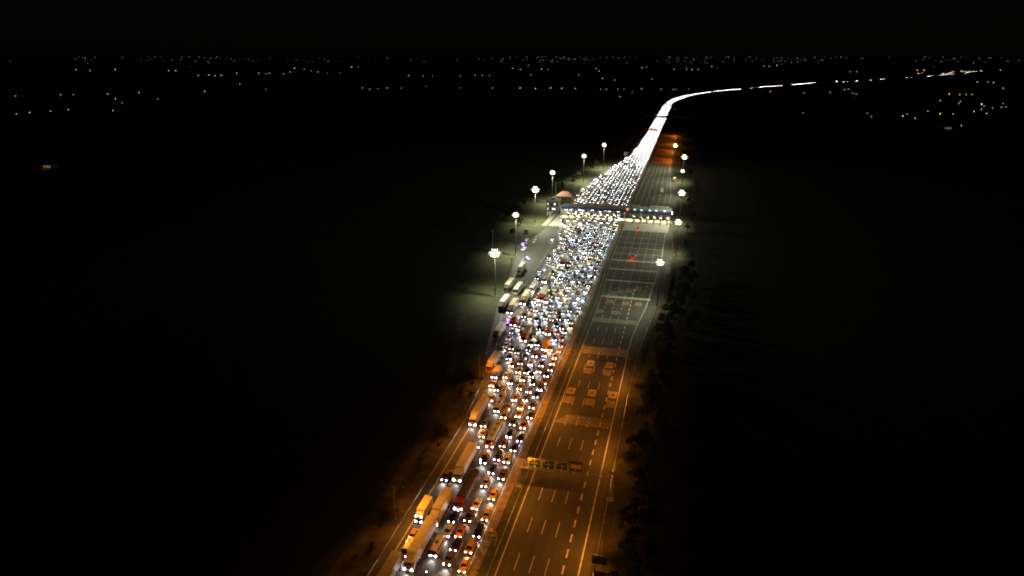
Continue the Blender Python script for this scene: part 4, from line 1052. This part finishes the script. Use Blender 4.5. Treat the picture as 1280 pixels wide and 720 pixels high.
g = MB(); g.box(-1.7, 1.7, -.03, .06, 1.5, 4.0, M['sign_dark']); pn = g.build('sign_panel', t)
g = MB(); g.box(-1.5, -.8, -.06, -.031, 3.4, 3.55, M['sign_orange']); g.box(-1.5, -1.38, -.06, -.031, 2.6, 3.4, M['sign_orange']); g.build('lettering', pn)
x, y = gp(782, 198)
t = thing('road_sign', 'pale pinkish board on a post beyond the masts on the outer verge', 'road sign', (x, y, 0))
p = MB(); p.tube((0, .2, 0), (0, .2, 7), .15, .15, M['pole'], 8); p.build('post', t)
g = MB(); g.box(-2.2, 2.2, 0, .12, 3.4, 7.2, M['wall_pale']); g.build('sign_panel', t)

# ------------------------------------------------------------------ toll plaza
CY0, CY1 = 489.4, 499
cx0 = on_plane(702, 260, CY0)[0]; cx1 = on_plane(839.5, 266, CY0)[0]
t = thing('toll_canopy', 'long blue-edged toll canopy spanning every lane of the plaza', 'toll canopy', ((cx0 + cx1) / 2, CY0, 0))
hw_ = (cx1 - cx0) / 2; D = CY1 - CY0
b = MB(); b.box(-hw_, hw_, .12, D, 7.25, 8.7, M['roof_grey']); b.build('roof', t)
b = MB(); b.box(-hw_ - .1, hw_ + .1, -.25, .115, 6.9, 8.75, M['blue_fascia']); b.build('fascia', t)
b = MB()
for k in range(22):
    xx = -hw_ + 2 + k * (2 * hw_ - 4) / 21
    b.box(xx - .5, xx + .5, 2.2 + (k % 3), 3.2 + (k % 3), 8.702, 9.15, M['roof_grey'])
b.box(-hw_, hw_, D - .25, D - .05, 8.702, 9.3, M['roof_grey']); b.build('roof_unit', t)
ISL = [cx0 + 5 + k * 4.78 for k in range(17)]
ISL = [x for x in ISL if not -43 < x < -36.9 and x < cx1 - 2]
for x in ISL[::3] + [-40]:
    c = MB(); xx = x - (cx0 + cx1) / 2; c.box(xx - .28, xx + .28, 3.2, 3.8, 0, 7.25, M['booth']); c.build('column', t)
# edge lamps under the fascia
for k in range(18):
    xx = -hw_ + 2.4 + k * (2 * hw_ - 4.8) / 17
    l = MB(); l.box(xx - .7, xx + .7, .25, .5, 6.86, 6.99, M['strip_lamp']); l.build('strip_lamp', t)
    spot('canopy_lamp', t, (xx, 4.4, 6.9), 15000, (1.0, .95, .60), 62, .4, .3)
# lane signals on the fascia
def signal(px, py, m, w=1.7, h=1.1):
    x, z = on_plane(px, py, CY0 - .3); xx = x - (cx0 + cx1) / 2
    g = MB(); g.box(xx - w / 2 - .15, xx + w / 2 + .15, -.55, -.26, z - h / 2 - .15, z + h / 2 + .15, M['trim']); h_ = g.build('lane_signal', t)
    g = MB(); g.box(xx - w / 2, xx + w / 2, -.6, -.551, z - h / 2, z + h / 2, M[m]); g.build('lit_face', h_)
for px, py in ((793.6, 261.9), (802, 262.6), (812.3, 263.0), (820.5, 263.3), (831, 263.7)): signal(px, py, 'cyan_signal')
signal(784.4, 261.6, 'red_signal', 1.3, 1.3)
for xx in (-20, -8, 14, 27, 34):
    f = MB(); f.bar((xx - 3, D - 1, 8.7), (xx - 3, D - 1, 10.4), .08, M['steel']); f.bar((xx + 3, D - 1, 8.7), (xx + 3, D - 1, 10.4), .08, M['steel']); f.box(xx - 3.2, xx + 3.2, D - 1.1, D - 1, 9.6, 10.5, M['roof_grey']); f.build('roof_board', t)
l = MB(); l.box(hw_ + .12, hw_ + .7, -.2, .2, 7.9, 8.5, M['strip_lamp']); l.build('end_lamp', t)
l = MB(); l.box(hw_ + .12, hw_ + .6, -.2, .2, 6.9, 7.2, M['strip_lamp']); l.build('end_lamp', t)
def toll_booth(x, k):
    t = thing('toll_booth', ('booth with empty lanes beside it under the canopy, %s from the canopy open end' if x > -40 else 'booth among the queues under the canopy, %s from the control building') % ordinal(k), 'toll booth', (x, 492.5, 0.06), 0, 'toll booths under the canopy')
    i = MB(); i.rings([[(-.2, -11, 0), (.2, -11, 0), (.2, -11, .18), (-.2, -11, .18)], [(-.85, -9, 0), (.85, -9, 0), (.85, -9, .22), (-.85, -9, .22)], [(-.85, 10, 0), (.85, 10, 0), (.85, 10, .22), (-.85, 10, .22)]], M['concrete_kerb']); i.build('island', t)
    s = MB(); s.box(-.55, .55, -8.9, -8.3, .22, 1.15, M['sign_yellow'], .1); s.box(-.56, .56, -8.95, -8.91, .55, .8, M['trim']); s.build('crash_cushion', t)
    b = MB(); b.box(-.75, .75, -1.6, 1.6, .22, 1.3, M['booth'], .05); b.box(-.8, .8, -1.7, 1.7, 2.55, 2.8, M['booth'], .06)
    for q in ((-.7, -1.55), (.7, -1.55), (.7, 1.55), (-.7, 1.55)): b.box(q[0] - .05, q[0] + .05, q[1] - .05, q[1] + .05, 1.3, 2.55, M['booth'])
    b.build('cabin', t)
    g = MB(); g.box(-.68, .68, -1.5, 1.5, 1.3, 2.54, M['glass']); g.build('cabin_window', t)
    r = MB(); r.tube((.75, -2.4, .22), (.75, -2.4, 1.15), .12, .12, M['sign_yellow'], 8); r.bar((.75, -2.4, 1.05), (3.3, -2.4, 1.1), .05, M['sign_red']); r.build('barrier_arm', t)
    c = MB(); c.tube((-.55, -4.6, .22), (-.55, -4.6, 3.6), .09, .07, M['sign_red'], 8); c.box(-.75, -.3, -4.75, -4.5, 3.0, 3.7, M['trim'], .03); c.build('camera_post', t)
n_in = [x for x in ISL if x < -40]; n_out = [x for x in ISL if x > -40]
for k, x in enumerate(n_in): toll_booth(x, k + 1)
for k, x in enumerate(reversed(n_out)): toll_booth(x, k + 1)

# control building and its neighbours ------------------------------
x, y = gp(691, 268)
t = thing('control_building', 'grey flat-roofed control building with two lit floors at the end of the canopy', 'building', (x - 1, y + 2, 0))
b = MB(); b.box(-4.6, 4.6, 0, 9, 0, 9.8, M['wall_dark']); b.build('wall', t)
b = MB(); b.box(-5.3, 5.3, -.8, 9.6, 9.801, 10.3, M['wall_pale']); b.box(-5.3, 5.3, -.8, -.6, 10.301, 10.6, M['wall_pale']); b.box(5.1, 5.3, -.6, 9.6, 10.301, 10.6, M['wall_pale']); rf = b.build('roof', t)
b = MB(); b.box(-1.5, 1.5, 4, 7, 10.302, 11.6, M['roof_grey']); b.build('roof_hut', rf)
for z in (2.6, 6.3):
    b = MB(); b.box(-4.7, 5.2, -.5, -.01, z + 2.2, z + 2.45, M['wall_pale']); b.build('floor_ledge', t)
    f = MB(); f.box(-1.8, 4.2, -.06, -.005, z + .5, z + 1.9, M['trim']); fo = f.build('window', t)
    for a, bb, m in ((-1.7, -.2, 'glass'), (-.1, 1.2, 'lit_window' if z < 5 else 'glass'), (1.3, 2.6, 'lit_window'), (2.7, 4.1, 'glass')): g = MB(); g.box(a, bb, -.1, -.061, z + .6, z + 1.8, M[m]); g.build('pane', fo)
    g = MB(); g.box(-3.6, -3.0, -.08, -.005, z + .4, z + 1.8, M['lit_window']); g.build('window', t)
b = MB(); b.box(-.6, .6, -.05, -.005, 0, 2.2, M['wall_pale']); b.build('door', t)
x, y = gp(686, 269.5)
t = thing('equipment_hut', 'small pale equipment hut in front of the control building', 'hut', (x, y, 0))
b = MB(); b.box(-1.6, 1.6, 0, 2.2, 0, 2.6, M['wall_pale']); b.build('wall', t)
b = MB(); b.box(-1.8, 1.8, -.2, 2.4, 2.601, 2.8, M['concrete']); b.build('roof', t)
b = MB(); b.box(-.4, .4, -.04, -.002, 0, 2.0, M['wall_dark']); b.build('door', t)
x, y = gp(703, 257.5)
t = thing('gate_house', 'pale building with a red hipped roof behind the control building', 'building', (x + .5, y + 4, 0))
b = MB(); b.box(-6, 6, 0, 9, 0, 7, M['wall_pale']); b.build('wall', t)
b = MB(); v = [(-6.8, -.8, 7.001), (6.8, -.8, 7.001), (6.8, 9.8, 7.001), (-6.8, 9.8, 7.001), (-2.2, 4.5, 10.2), (2.2, 4.5, 10.2)]
b.add(v, [(0, 1, 5, 4), (1, 2, 5), (2, 3, 4, 5), (3, 0, 4), (3, 2, 1, 0)], M['roof_red']); b.build('roof', t)
for xx in (-4, -1, 2, 4.6):
    for z in (1.2, 4.4):
        g = MB(); g.box(xx - .6, xx + .6, -.05, -.003, z, z + 1.5, M['glass']); g.build('window', t)
x, y = gp(657.5, 291.5)
t = thing('equipment_hut', 'small grey hut on the grass above the police checkpoint', 'hut', (x, y, 0))
b = MB(); b.box(-1.4, 1.4, 0, 2, 0, 2.3, M['wall_pale']); b.build('wall', t)
b = MB(); b.box(-1.6, 1.6, -.2, 2.2, 2.301, 2.5, M['roof_grey']); b.build('roof', t)
for k, (px, py) in enumerate(((666.2, 304), (667.8, 301), (669.2, 298.2))):
    x, y = gp(px, py)
    g = MB(); g.rings([[(-.3, 0, 0), (.3, 0, 0), (.3, 0, .25), (.1, 0, .9), (-.1, 0, .9), (-.3, 0, .25)], [(-.3, 3.2, 0), (.3, 3.2, 0), (.3, 3.2, .25), (.1, 3.2, .9), (-.1, 3.2, .9), (-.3, 3.2, .25)]], M['sign_white'])
    o = g.build('road_barrier'); o.location = (x, y, .06); o.rotation_euler = (0, 0, -.15)
    tag(o, 'white road barrier block beside the white van at the checkpoint, %s in the row' % WORD[k + 1], 'barrier', 'barriers at the checkpoint')

# utility poles
for px, pb, pt, lab in ((694.5, 246, 227.5, 'tall twin-topped pole standing behind the red-roofed building'), (718.5, 243, 228, 'thin pole by the outer road edge beyond the canopy'), (666.5, 266, 249, 'thin pole with a crossarm next to the lit mast by the control building'),
                        (616, 310, 287, 'thin pole with a crossarm alone on the dark grass above the tallest glow'), (639.3, 345, 322, 'slim pole behind the police cars')):
    x, y = gp(px, pb); hh = 5
    d_ = math.hypot(x, y)
    while True:
        r_ = x * math.cos(YAW) + y * math.sin(YAW); f_ = -x * math.sin(YAW) + y * math.cos(YAW); dz = hh - H
        c_ = f_ * math.cos(PITCH) - dz * math.sin(PITCH); u_ = f_ * math.sin(PITCH) + dz * math.cos(PITCH)
        if 360 - F * u_ / c_ <= pt or hh > 30: break
        hh += .5
    t = thing('utility_pole', lab, 'pole', (x, y, 0), 0, 'utility poles by the plaza')
    p = MB(); p.tube((0, 0, 0), (0, 0, hh), .2, .13, M['pole'], 8); p.build('pole', t)
    p = MB(); p.box(-1.3, 1.3, -.1, .1, hh - .9, hh - .7, M['pole']); p.box(-.8, .8, -.1, .1, hh - 1.9, hh - 1.75, M['pole']); p.build('crossarm', t)

# overpass and far gantry
t = thing('overpass_bridge', 'dark overpass bridge crossing the glowing river of cars', 'bridge', (-38, 1290, 0))
b = MB(); b.box(-42, 62, 0, 8, 6.2, 7.4, M['concrete']); b.build('deck', t)
for s in (0, 7.8): b = MB(); b.box(-42, 62, s, s + .2, 7.401, 8.4, M['concrete']); b.build('parapet', t)
for xx in (-33, -.5, 30): b = MB(); b.box(xx - .6, xx + .6, 3, 5, 0, 6.199, M['concrete']); b.build('pier', t)
t = thing('sign_gantry', 'faint reddish gantry across the incoming lanes just before the overpass', 'sign gantry', (-64.6, 1062, 0))
for x in (0, 24.4):
    p = MB(); truss(p, (x, 0, 0), (x, 0, 7.5), 1.1, 1.1, 6, .1); p.build('post', t)
b = MB(); truss(b, (-.5, 0, 7.2), (24.9, 0, 7.2), 1, 1.6, 14, .1); b.build('beam', t)
for xx in (3, 9, 15): b = MB(); b.box(xx, xx + 4.5, -.8, -.6, 6.0, 9.0, M['sign_orange']); b.build('sign_panel', t)

# ------------------------------------------------------------------ trees and shrubs
def leaf_cluster(mb, c, r, n, s, rr):
    for _ in range(n):
        d = Vector((rr.gauss(0, 1), rr.gauss(0, 1), rr.gauss(0, 1))).normalized() * (r * rr.random() ** .4)
        p = Vector(c) + Vector((d.x, d.y, d.z * .8))
        u = Vector((rr.uniform(-1, 1), rr.uniform(-1, 1), rr.uniform(-.4, .9))).normalized(); v = u.orthogonal().normalized() * s * rr.uniform(.6, 1.2); u = u.cross(v).normalized() * s * rr.uniform(.5, 1)
        mb.add([p - u - v * .4, p + v, p + u - v * .4, p - v], [(0, 1, 2, 3)], M['leaf'])
def tree_proto(seed, h, w):
    rr = random.Random(seed)
    t = bpy.data.objects.new('broadleaf_tree', None); COL.objects.link(t)
    k = MB(); k.tube((0, 0, -.1), (.1, .05, h * .45), .19, .11, M['bark'], 8); k.tube((.1, .05, h * .45), (.2, -.1, h * .85), .11, .03, M['bark'], 6)
    cs = []
    for i in range(6):
        a = i * 1.05 + rr.uniform(-.3, .3); z = h * rr.uniform(.3, .5); e = (math.cos(a) * w * rr.uniform(.4, .75), math.sin(a) * w * rr.uniform(.4, .75), h * rr.uniform(.5, .8))
        k.tube((.08, .03, z), e, .07, .02, M['bark'], 5); cs.append(e)
    k.build('trunk', t)
    c = MB()
    for e in cs: leaf_cluster(c, e, w * rr.uniform(.38, .55), 95, .22, rr)
    for i in range(4): leaf_cluster(c, (rr.uniform(-.3, .3) * w, rr.uniform(-.3, .3) * w, h * rr.uniform(.75, .95)), w * .35, 70, .2, rr)
    c.build('crown', t); return t
def shrub_proto(seed, r):
    rr = random.Random(seed); t = bpy.data.objects.new('roadside_shrub', None); COL.objects.link(t)
    k = MB()
    for i in range(5): a = i * 1.26; k.tube((0, 0, -.05), (math.cos(a) * r * .5, math.sin(a) * r * .5, r * .9), .05, .02, M['bark'], 5)
    k.build('stem', t)
    c = MB()
    for i in range(5): a = i * 1.26; leaf_cluster(c, (math.cos(a) * r * .45, math.sin(a) * r * .45, r * rr.uniform(.6, .95)), r * .55, 55, .13, rr)
    c.build('foliage', t); return t
TP = [tree_proto(s, h, w) for s, h, w in ((1, 7.0, 2.6), (2, 5.6, 2.4), (3, 8.4, 3.0), (4, 6.2, 2.0))]
SP = [shrub_proto(s, r) for s, r in ((11, 1.1), (12, .8), (13, 1.5))]
used = set()
def plant(protos, x, y, label, cat, group, sc=1.0):
    p = rnd.choice([q for q in protos])
    if p.name not in used: used.add(p.name); o = p
    else: o = copy_tree(p)
    o.location = (x, y, 0); o.rotation_euler = (0, 0, rnd.uniform(0, 6.3)); s = sc * rnd.uniform(.75, 1.2); o.scale = (s, s, s)
    tag(o, label, cat, group)
for i in range(95):
    y = 118 + i * 2.6 + rnd.uniform(-1.5, 1.5); x = interp(RIGHT, y) + 3.6 + abs(rnd.gauss(0, 5.0)) + (1 if rnd.random() < .5 else 4)
    plant(TP, x, y, 'dark broadleaf tree in the belt of trees along the outer edge of the empty lanes', 'tree', 'trees along the empty lanes', .95)
for i in range(8):
    y = 380 + i * 44 + rnd.uniform(-6, 6); x = interp(RIGHT, y) + 8 + abs(rnd.gauss(0, 9))
    plant(TP, x, y, 'dim tree scattered on the dark grass behind the masts of the empty lanes', 'tree', 'trees behind the masts', .9)
for i in range(30):
    y = 505 + i * 15 + rnd.uniform(-6, 6); x = interp(LEFT, y) - 9 - abs(rnd.gauss(0, 8))
    if 470 < y < 570 and x > -113: continue
    plant(TP, x, y, 'leafy tree along the outer edge of the jam beyond the canopy', 'tree', 'trees beyond the canopy', 1.0)
for i in range(14):
    x, y = gp(rnd.uniform(575, 672), rnd.uniform(258, 300))
    if x > interp(LEFT, y) - 8: continue
    plant(TP, x, y, 'dim tree on the dark grass between the masts and the fields', 'tree', 'trees between masts and fields', 1.0)
for i in range(34):
    y = 120 + i * 4 + rnd.uniform(-1.5, 1.5); x = -66.8 - abs(rnd.gauss(0, 2.2))
    plant(SP, x, y, 'low round shrub on the bare verge outside the guard rail of the lorries', 'shrub', 'shrubs on the bare verge')
for i in range(26):
    y = 560 + i * 11 + rnd.uniform(-3, 3); plant(SP, -39.7 + rnd.uniform(-.4, .4), y, 'clipped shrub in the median strip beyond the canopy', 'shrub', 'shrubs in the median', 1.0)

# ------------------------------------------------------------------ lights of the far plain
def far_lamp(px, py, orange=False, big=1.0, house=False):
    x, y = gp(px, py, 6); d = math.hypot(x, y)
    k = d / 683.0                               # metres per rendered pixel
    if house:
        t = thing('farmhouse', 'dim farmhouse with a lamp-lit orange wall, alone in the dark fields', 'house', (x, y, 0), 0, 'farmhouses in the dark fields')
        b = MB(); b.box(-6, 6, 0, 8, 0, 4.5, M['town_wall']); b.build('wall', t)
        b = MB(); b.add([(-6.5, -.6, 4.5), (6.5, -.6, 4.5), (6.5, 8.6, 4.5), (-6.5, 8.6, 4.5), (-6.5, 4, 7.2), (6.5, 4, 7.2)], [(0, 1, 5, 4), (2, 3, 4, 5), (1, 2, 5), (3, 0, 4), (3, 2, 1, 0)], M['roof_red']); b.build('roof', t)
        for xx in (-3.5, 0.2, 3.6): g = MB(); g.box(xx - .7, xx + .7, -.06, -.003, 1.2, 2.8, M['town_lit']); g.build('window', t)
        spot('porch_lamp', t, (0, -3, 5), 250, (1, .5, .2), 160)
        return
    left = px < 640
    side = ('away from the jam' if left else 'beyond the motorway bend')
    t = thing('plain_lamp', ('small orange lamp' if orange else 'small white lamp') + ' far off on the dark plain ' + side, 'lamp', (x, y, 0), 0, ('orange' if orange else 'white') + ' lamps on the plain ' + side)
    r = max(.4, k * .15) * big
    h = 7 + r
    p = MB(); p.tube((0, 0, 0), (0, 0, h - r), .2, .12, M['pole'], 5); p.build('pole', t)
    g = MB(); rows = [[(r * math.sin(a) * math.cos(b), r * math.sin(a) * math.sin(b), h + r * math.cos(a)) for b in [q * math.pi / 4 for q in range(8)]] for a in (.25, .9, 1.57, 2.2, 2.9)][::-1]
    g.rings(rows, M['far_orange' if orange else 'far_white']); g.build('lamp_head', t)
A = [(33, 119), (128, 116), (155, 116), (227, 114), (293, 112, 0, 1.3), (243, 125, 1, 1.3), (257, 133), (332, 125, 1), (35, 157), (63, 154, 1, 1.3), (107, 151), (144, 148), (238, 150), (431, 109, 1, 1.3), (417, 75), (440, 75), (453, 76), (466, 75), (498, 71), (545, 71), (560, 72), (567, 70), (597, 72), (610, 68), (620, 60, 0, 1.2),
     (640, 62), (655, 66), (670, 68, 0, 1.3), (690, 70), (715, 70), (740, 57, 0, 1.2), (755, 57), (763, 102, 0, 1.2), (778, 104), (795, 103), (815, 102, 1), (845, 102, 1), (897, 98), (969, 102), (1037, 102, 0, 1.3), (1095, 102, 1, 1.4), (1127, 102), (1159, 102, 1, 1.3), (1183, 102), (969, 77), (1000, 75), (1015, 75), (1030, 75),
     (890, 76), (910, 76), (243, 63), (160, 63), (190, 65), (355, 66), (370, 65), (505, 93), (560, 105), (860, 76)]
for a in A: far_lamp(a[0] / 1.684, 50 + a[1] / 1.684, len(a) > 2 and a[2], (a[3] if len(a) > 3 else 1) * .9)
B = [(138, 255, 1, 1.4), (224, 257, 0, 1.1), (312, 255, 1, 1.4), (376, 257), (455, 257, 1), (597, 261, 1), (630, 261), (697, 260), (731, 260), (832, 258, 1, 1.5), (944, 261, 1, 1.3), (1013, 262, 1), (1030, 262), (1101, 262, 1), (707, 303, 1), (95, 142), (140, 147), (260, 145, 0, 1.2), (294, 147, 1), (570, 142), (590, 157), (834, 137, 0, 1.2), (860, 137),
     (893, 204, 1), (679, 209), (608, 199), (1090, 147), (1120, 147), (1155, 148), (1233, 130), (472, 180), (200, 178), (1017, 147), (780, 277, 1)]
for a in B: far_lamp(620 + a[0] / 4.571, 55 + a[1] / 4.571, len(a) > 2 and a[2], (a[3] if len(a) > 3 else 1) * .95)
C_ = [(303, 185, 0, 1.5), (360, 185, 1, 1.6), (313, 213, 0, 1.6), (345, 205, 1), (518, 208, 0, 1.4), (540, 222, 1, 1.6), (555, 216, 0, 1.8), (570, 210, 0, 2.2), (583, 204, 1, 1.6), (598, 196, 1, 1.4), (665, 192, 0, 1.6), (680, 195), (700, 193, 1), (730, 193), (760, 192, 1), (825, 190), (795, 278), (882, 279), (928, 285, 0, 1.2), (1007, 333),
      (565, 381, 1, 1.5), (651, 384, 1, 1.2), (703, 384), (750, 384, 1), (655, 441), (643, 460), (492, 434), (390, 521), (184, 564, 1, 1.5), (220, 545), (288, 580), (491, 545, 1, 1.5), (598, 545), (830, 465, 0, 2.0), (850, 480), (829, 507), (768, 524, 1, 1.4), (870, 541), (919, 497), (1003, 460), (992, 491), (1030, 488), (665, 642), (985, 183), (697, 217)]
for a in C_: far_lamp(1100 + a[0] / 6.545, 60 + a[1] / 6.545, len(a) > 2 and a[2], (a[3] if len(a) > 3 else 1) * .9)
D_ = [(500, 135, 1, 1.2), (683, 138, 1, 1.3), (603, 140), (728, 130), (740, 128), (752, 140), (763, 143), (600, 202, 1), (798, 202), (810, 213), (480, 57), (497, 57), (520, 54, 0, 1.2), (745, 74), (765, 74), (805, 101), (1050, 144), (205, 190, 1, .7)]
for a in D_: far_lamp(760 + a[0] / 2.4615, 60 + a[1] / 2.4615, len(a) > 2 and a[2], (a[3] if len(a) > 3 else 1) * .9)
far_lamp(57.5, 203.5, house=True); far_lamp(1186, 157, house=True)

# the towns on the horizon: one mass of blocks with a few lit windows
tw = MB(); rt = random.Random(21)
for i in range(230):
    px = rt.gauss(*rt.choice(((150, 60), (330, 70), (660, 50), (690, 30), (760, 60), (835, 25), (905, 50), (1010, 60), (1215, 40)))) if rt.random() < .8 else rt.uniform(40, 1280)
    py = 71.4 + abs(rt.gauss(0, 4.5))
    x, y = gp(px, py); d = math.hypot(x, y); k = d / 683.0
    w, h = rt.uniform(10, 26), rt.uniform(8, 34)
    tw.box(x - w / 2, x + w / 2, y, y + 14, 0, h, M['town_wall'])
    q = k * rt.uniform(.10, .30)
    for _ in range(rt.choice((1, 1, 2))):
        xx = x + rt.uniform(-w / 2, w / 2); zz = rt.uniform(3, h)
        tw.box(xx - q, xx + q, y - 1, y - .05, max(.5, zz - q), zz + q * .6, M['town_lit'])
tag(tw.build('distant_towns'), 'scattered faint lit windows of towns along the horizon', 'town', kind='stuff')



# ------------------------------------------------------------------ world
w = bpy.data.worlds.new('World'); scene.world = w; w.use_nodes = True
nt = w.node_tree; bg = nt.nodes['Background']
sky = nt.nodes.new('ShaderNodeTexSky'); sky.sky_type = 'NISHITA'; sky.sun_disc = False
sky.sun_elevation = R(35); sky.sun_rotation = R(200)
nt.links.new(sky.outputs['Color'], bg.inputs['Color']); bg.inputs['Strength'].default_value = 0.00022
sd = bpy.data.lights.new('night_fill', 'SUN'); sd.energy = 0.004; sd.angle = R(0.5); sd.color = (1.0, 0.97, 0.9)  # faint fill light added from above; no moon is seen
so = bpy.data.objects.new('night_fill', sd); COL.objects.link(so); so.rotation_euler = (R(55), 0, R(-20))

# ------------------------------------------------------------------ render
scene.view_settings.view_transform = 'Standard'; scene.view_settings.look = 'None'
scene.view_settings.exposure = 0; scene.view_settings.gamma = 1
scene.render.engine = 'CYCLES'
cy = scene.cycles
cy.use_denoising = True
cy.use_light_tree = True
cy.max_bounces = 3; cy.diffuse_bounces = 1; cy.glossy_bounces = 1; cy.transmission_bounces = 2
cy.sample_clamp_indirect = 4
cy.pixel_filter_type = 'BLACKMAN_HARRIS'; cy.filter_width = 1.9
cy.caustics_reflective = False; cy.caustics_refractive = False
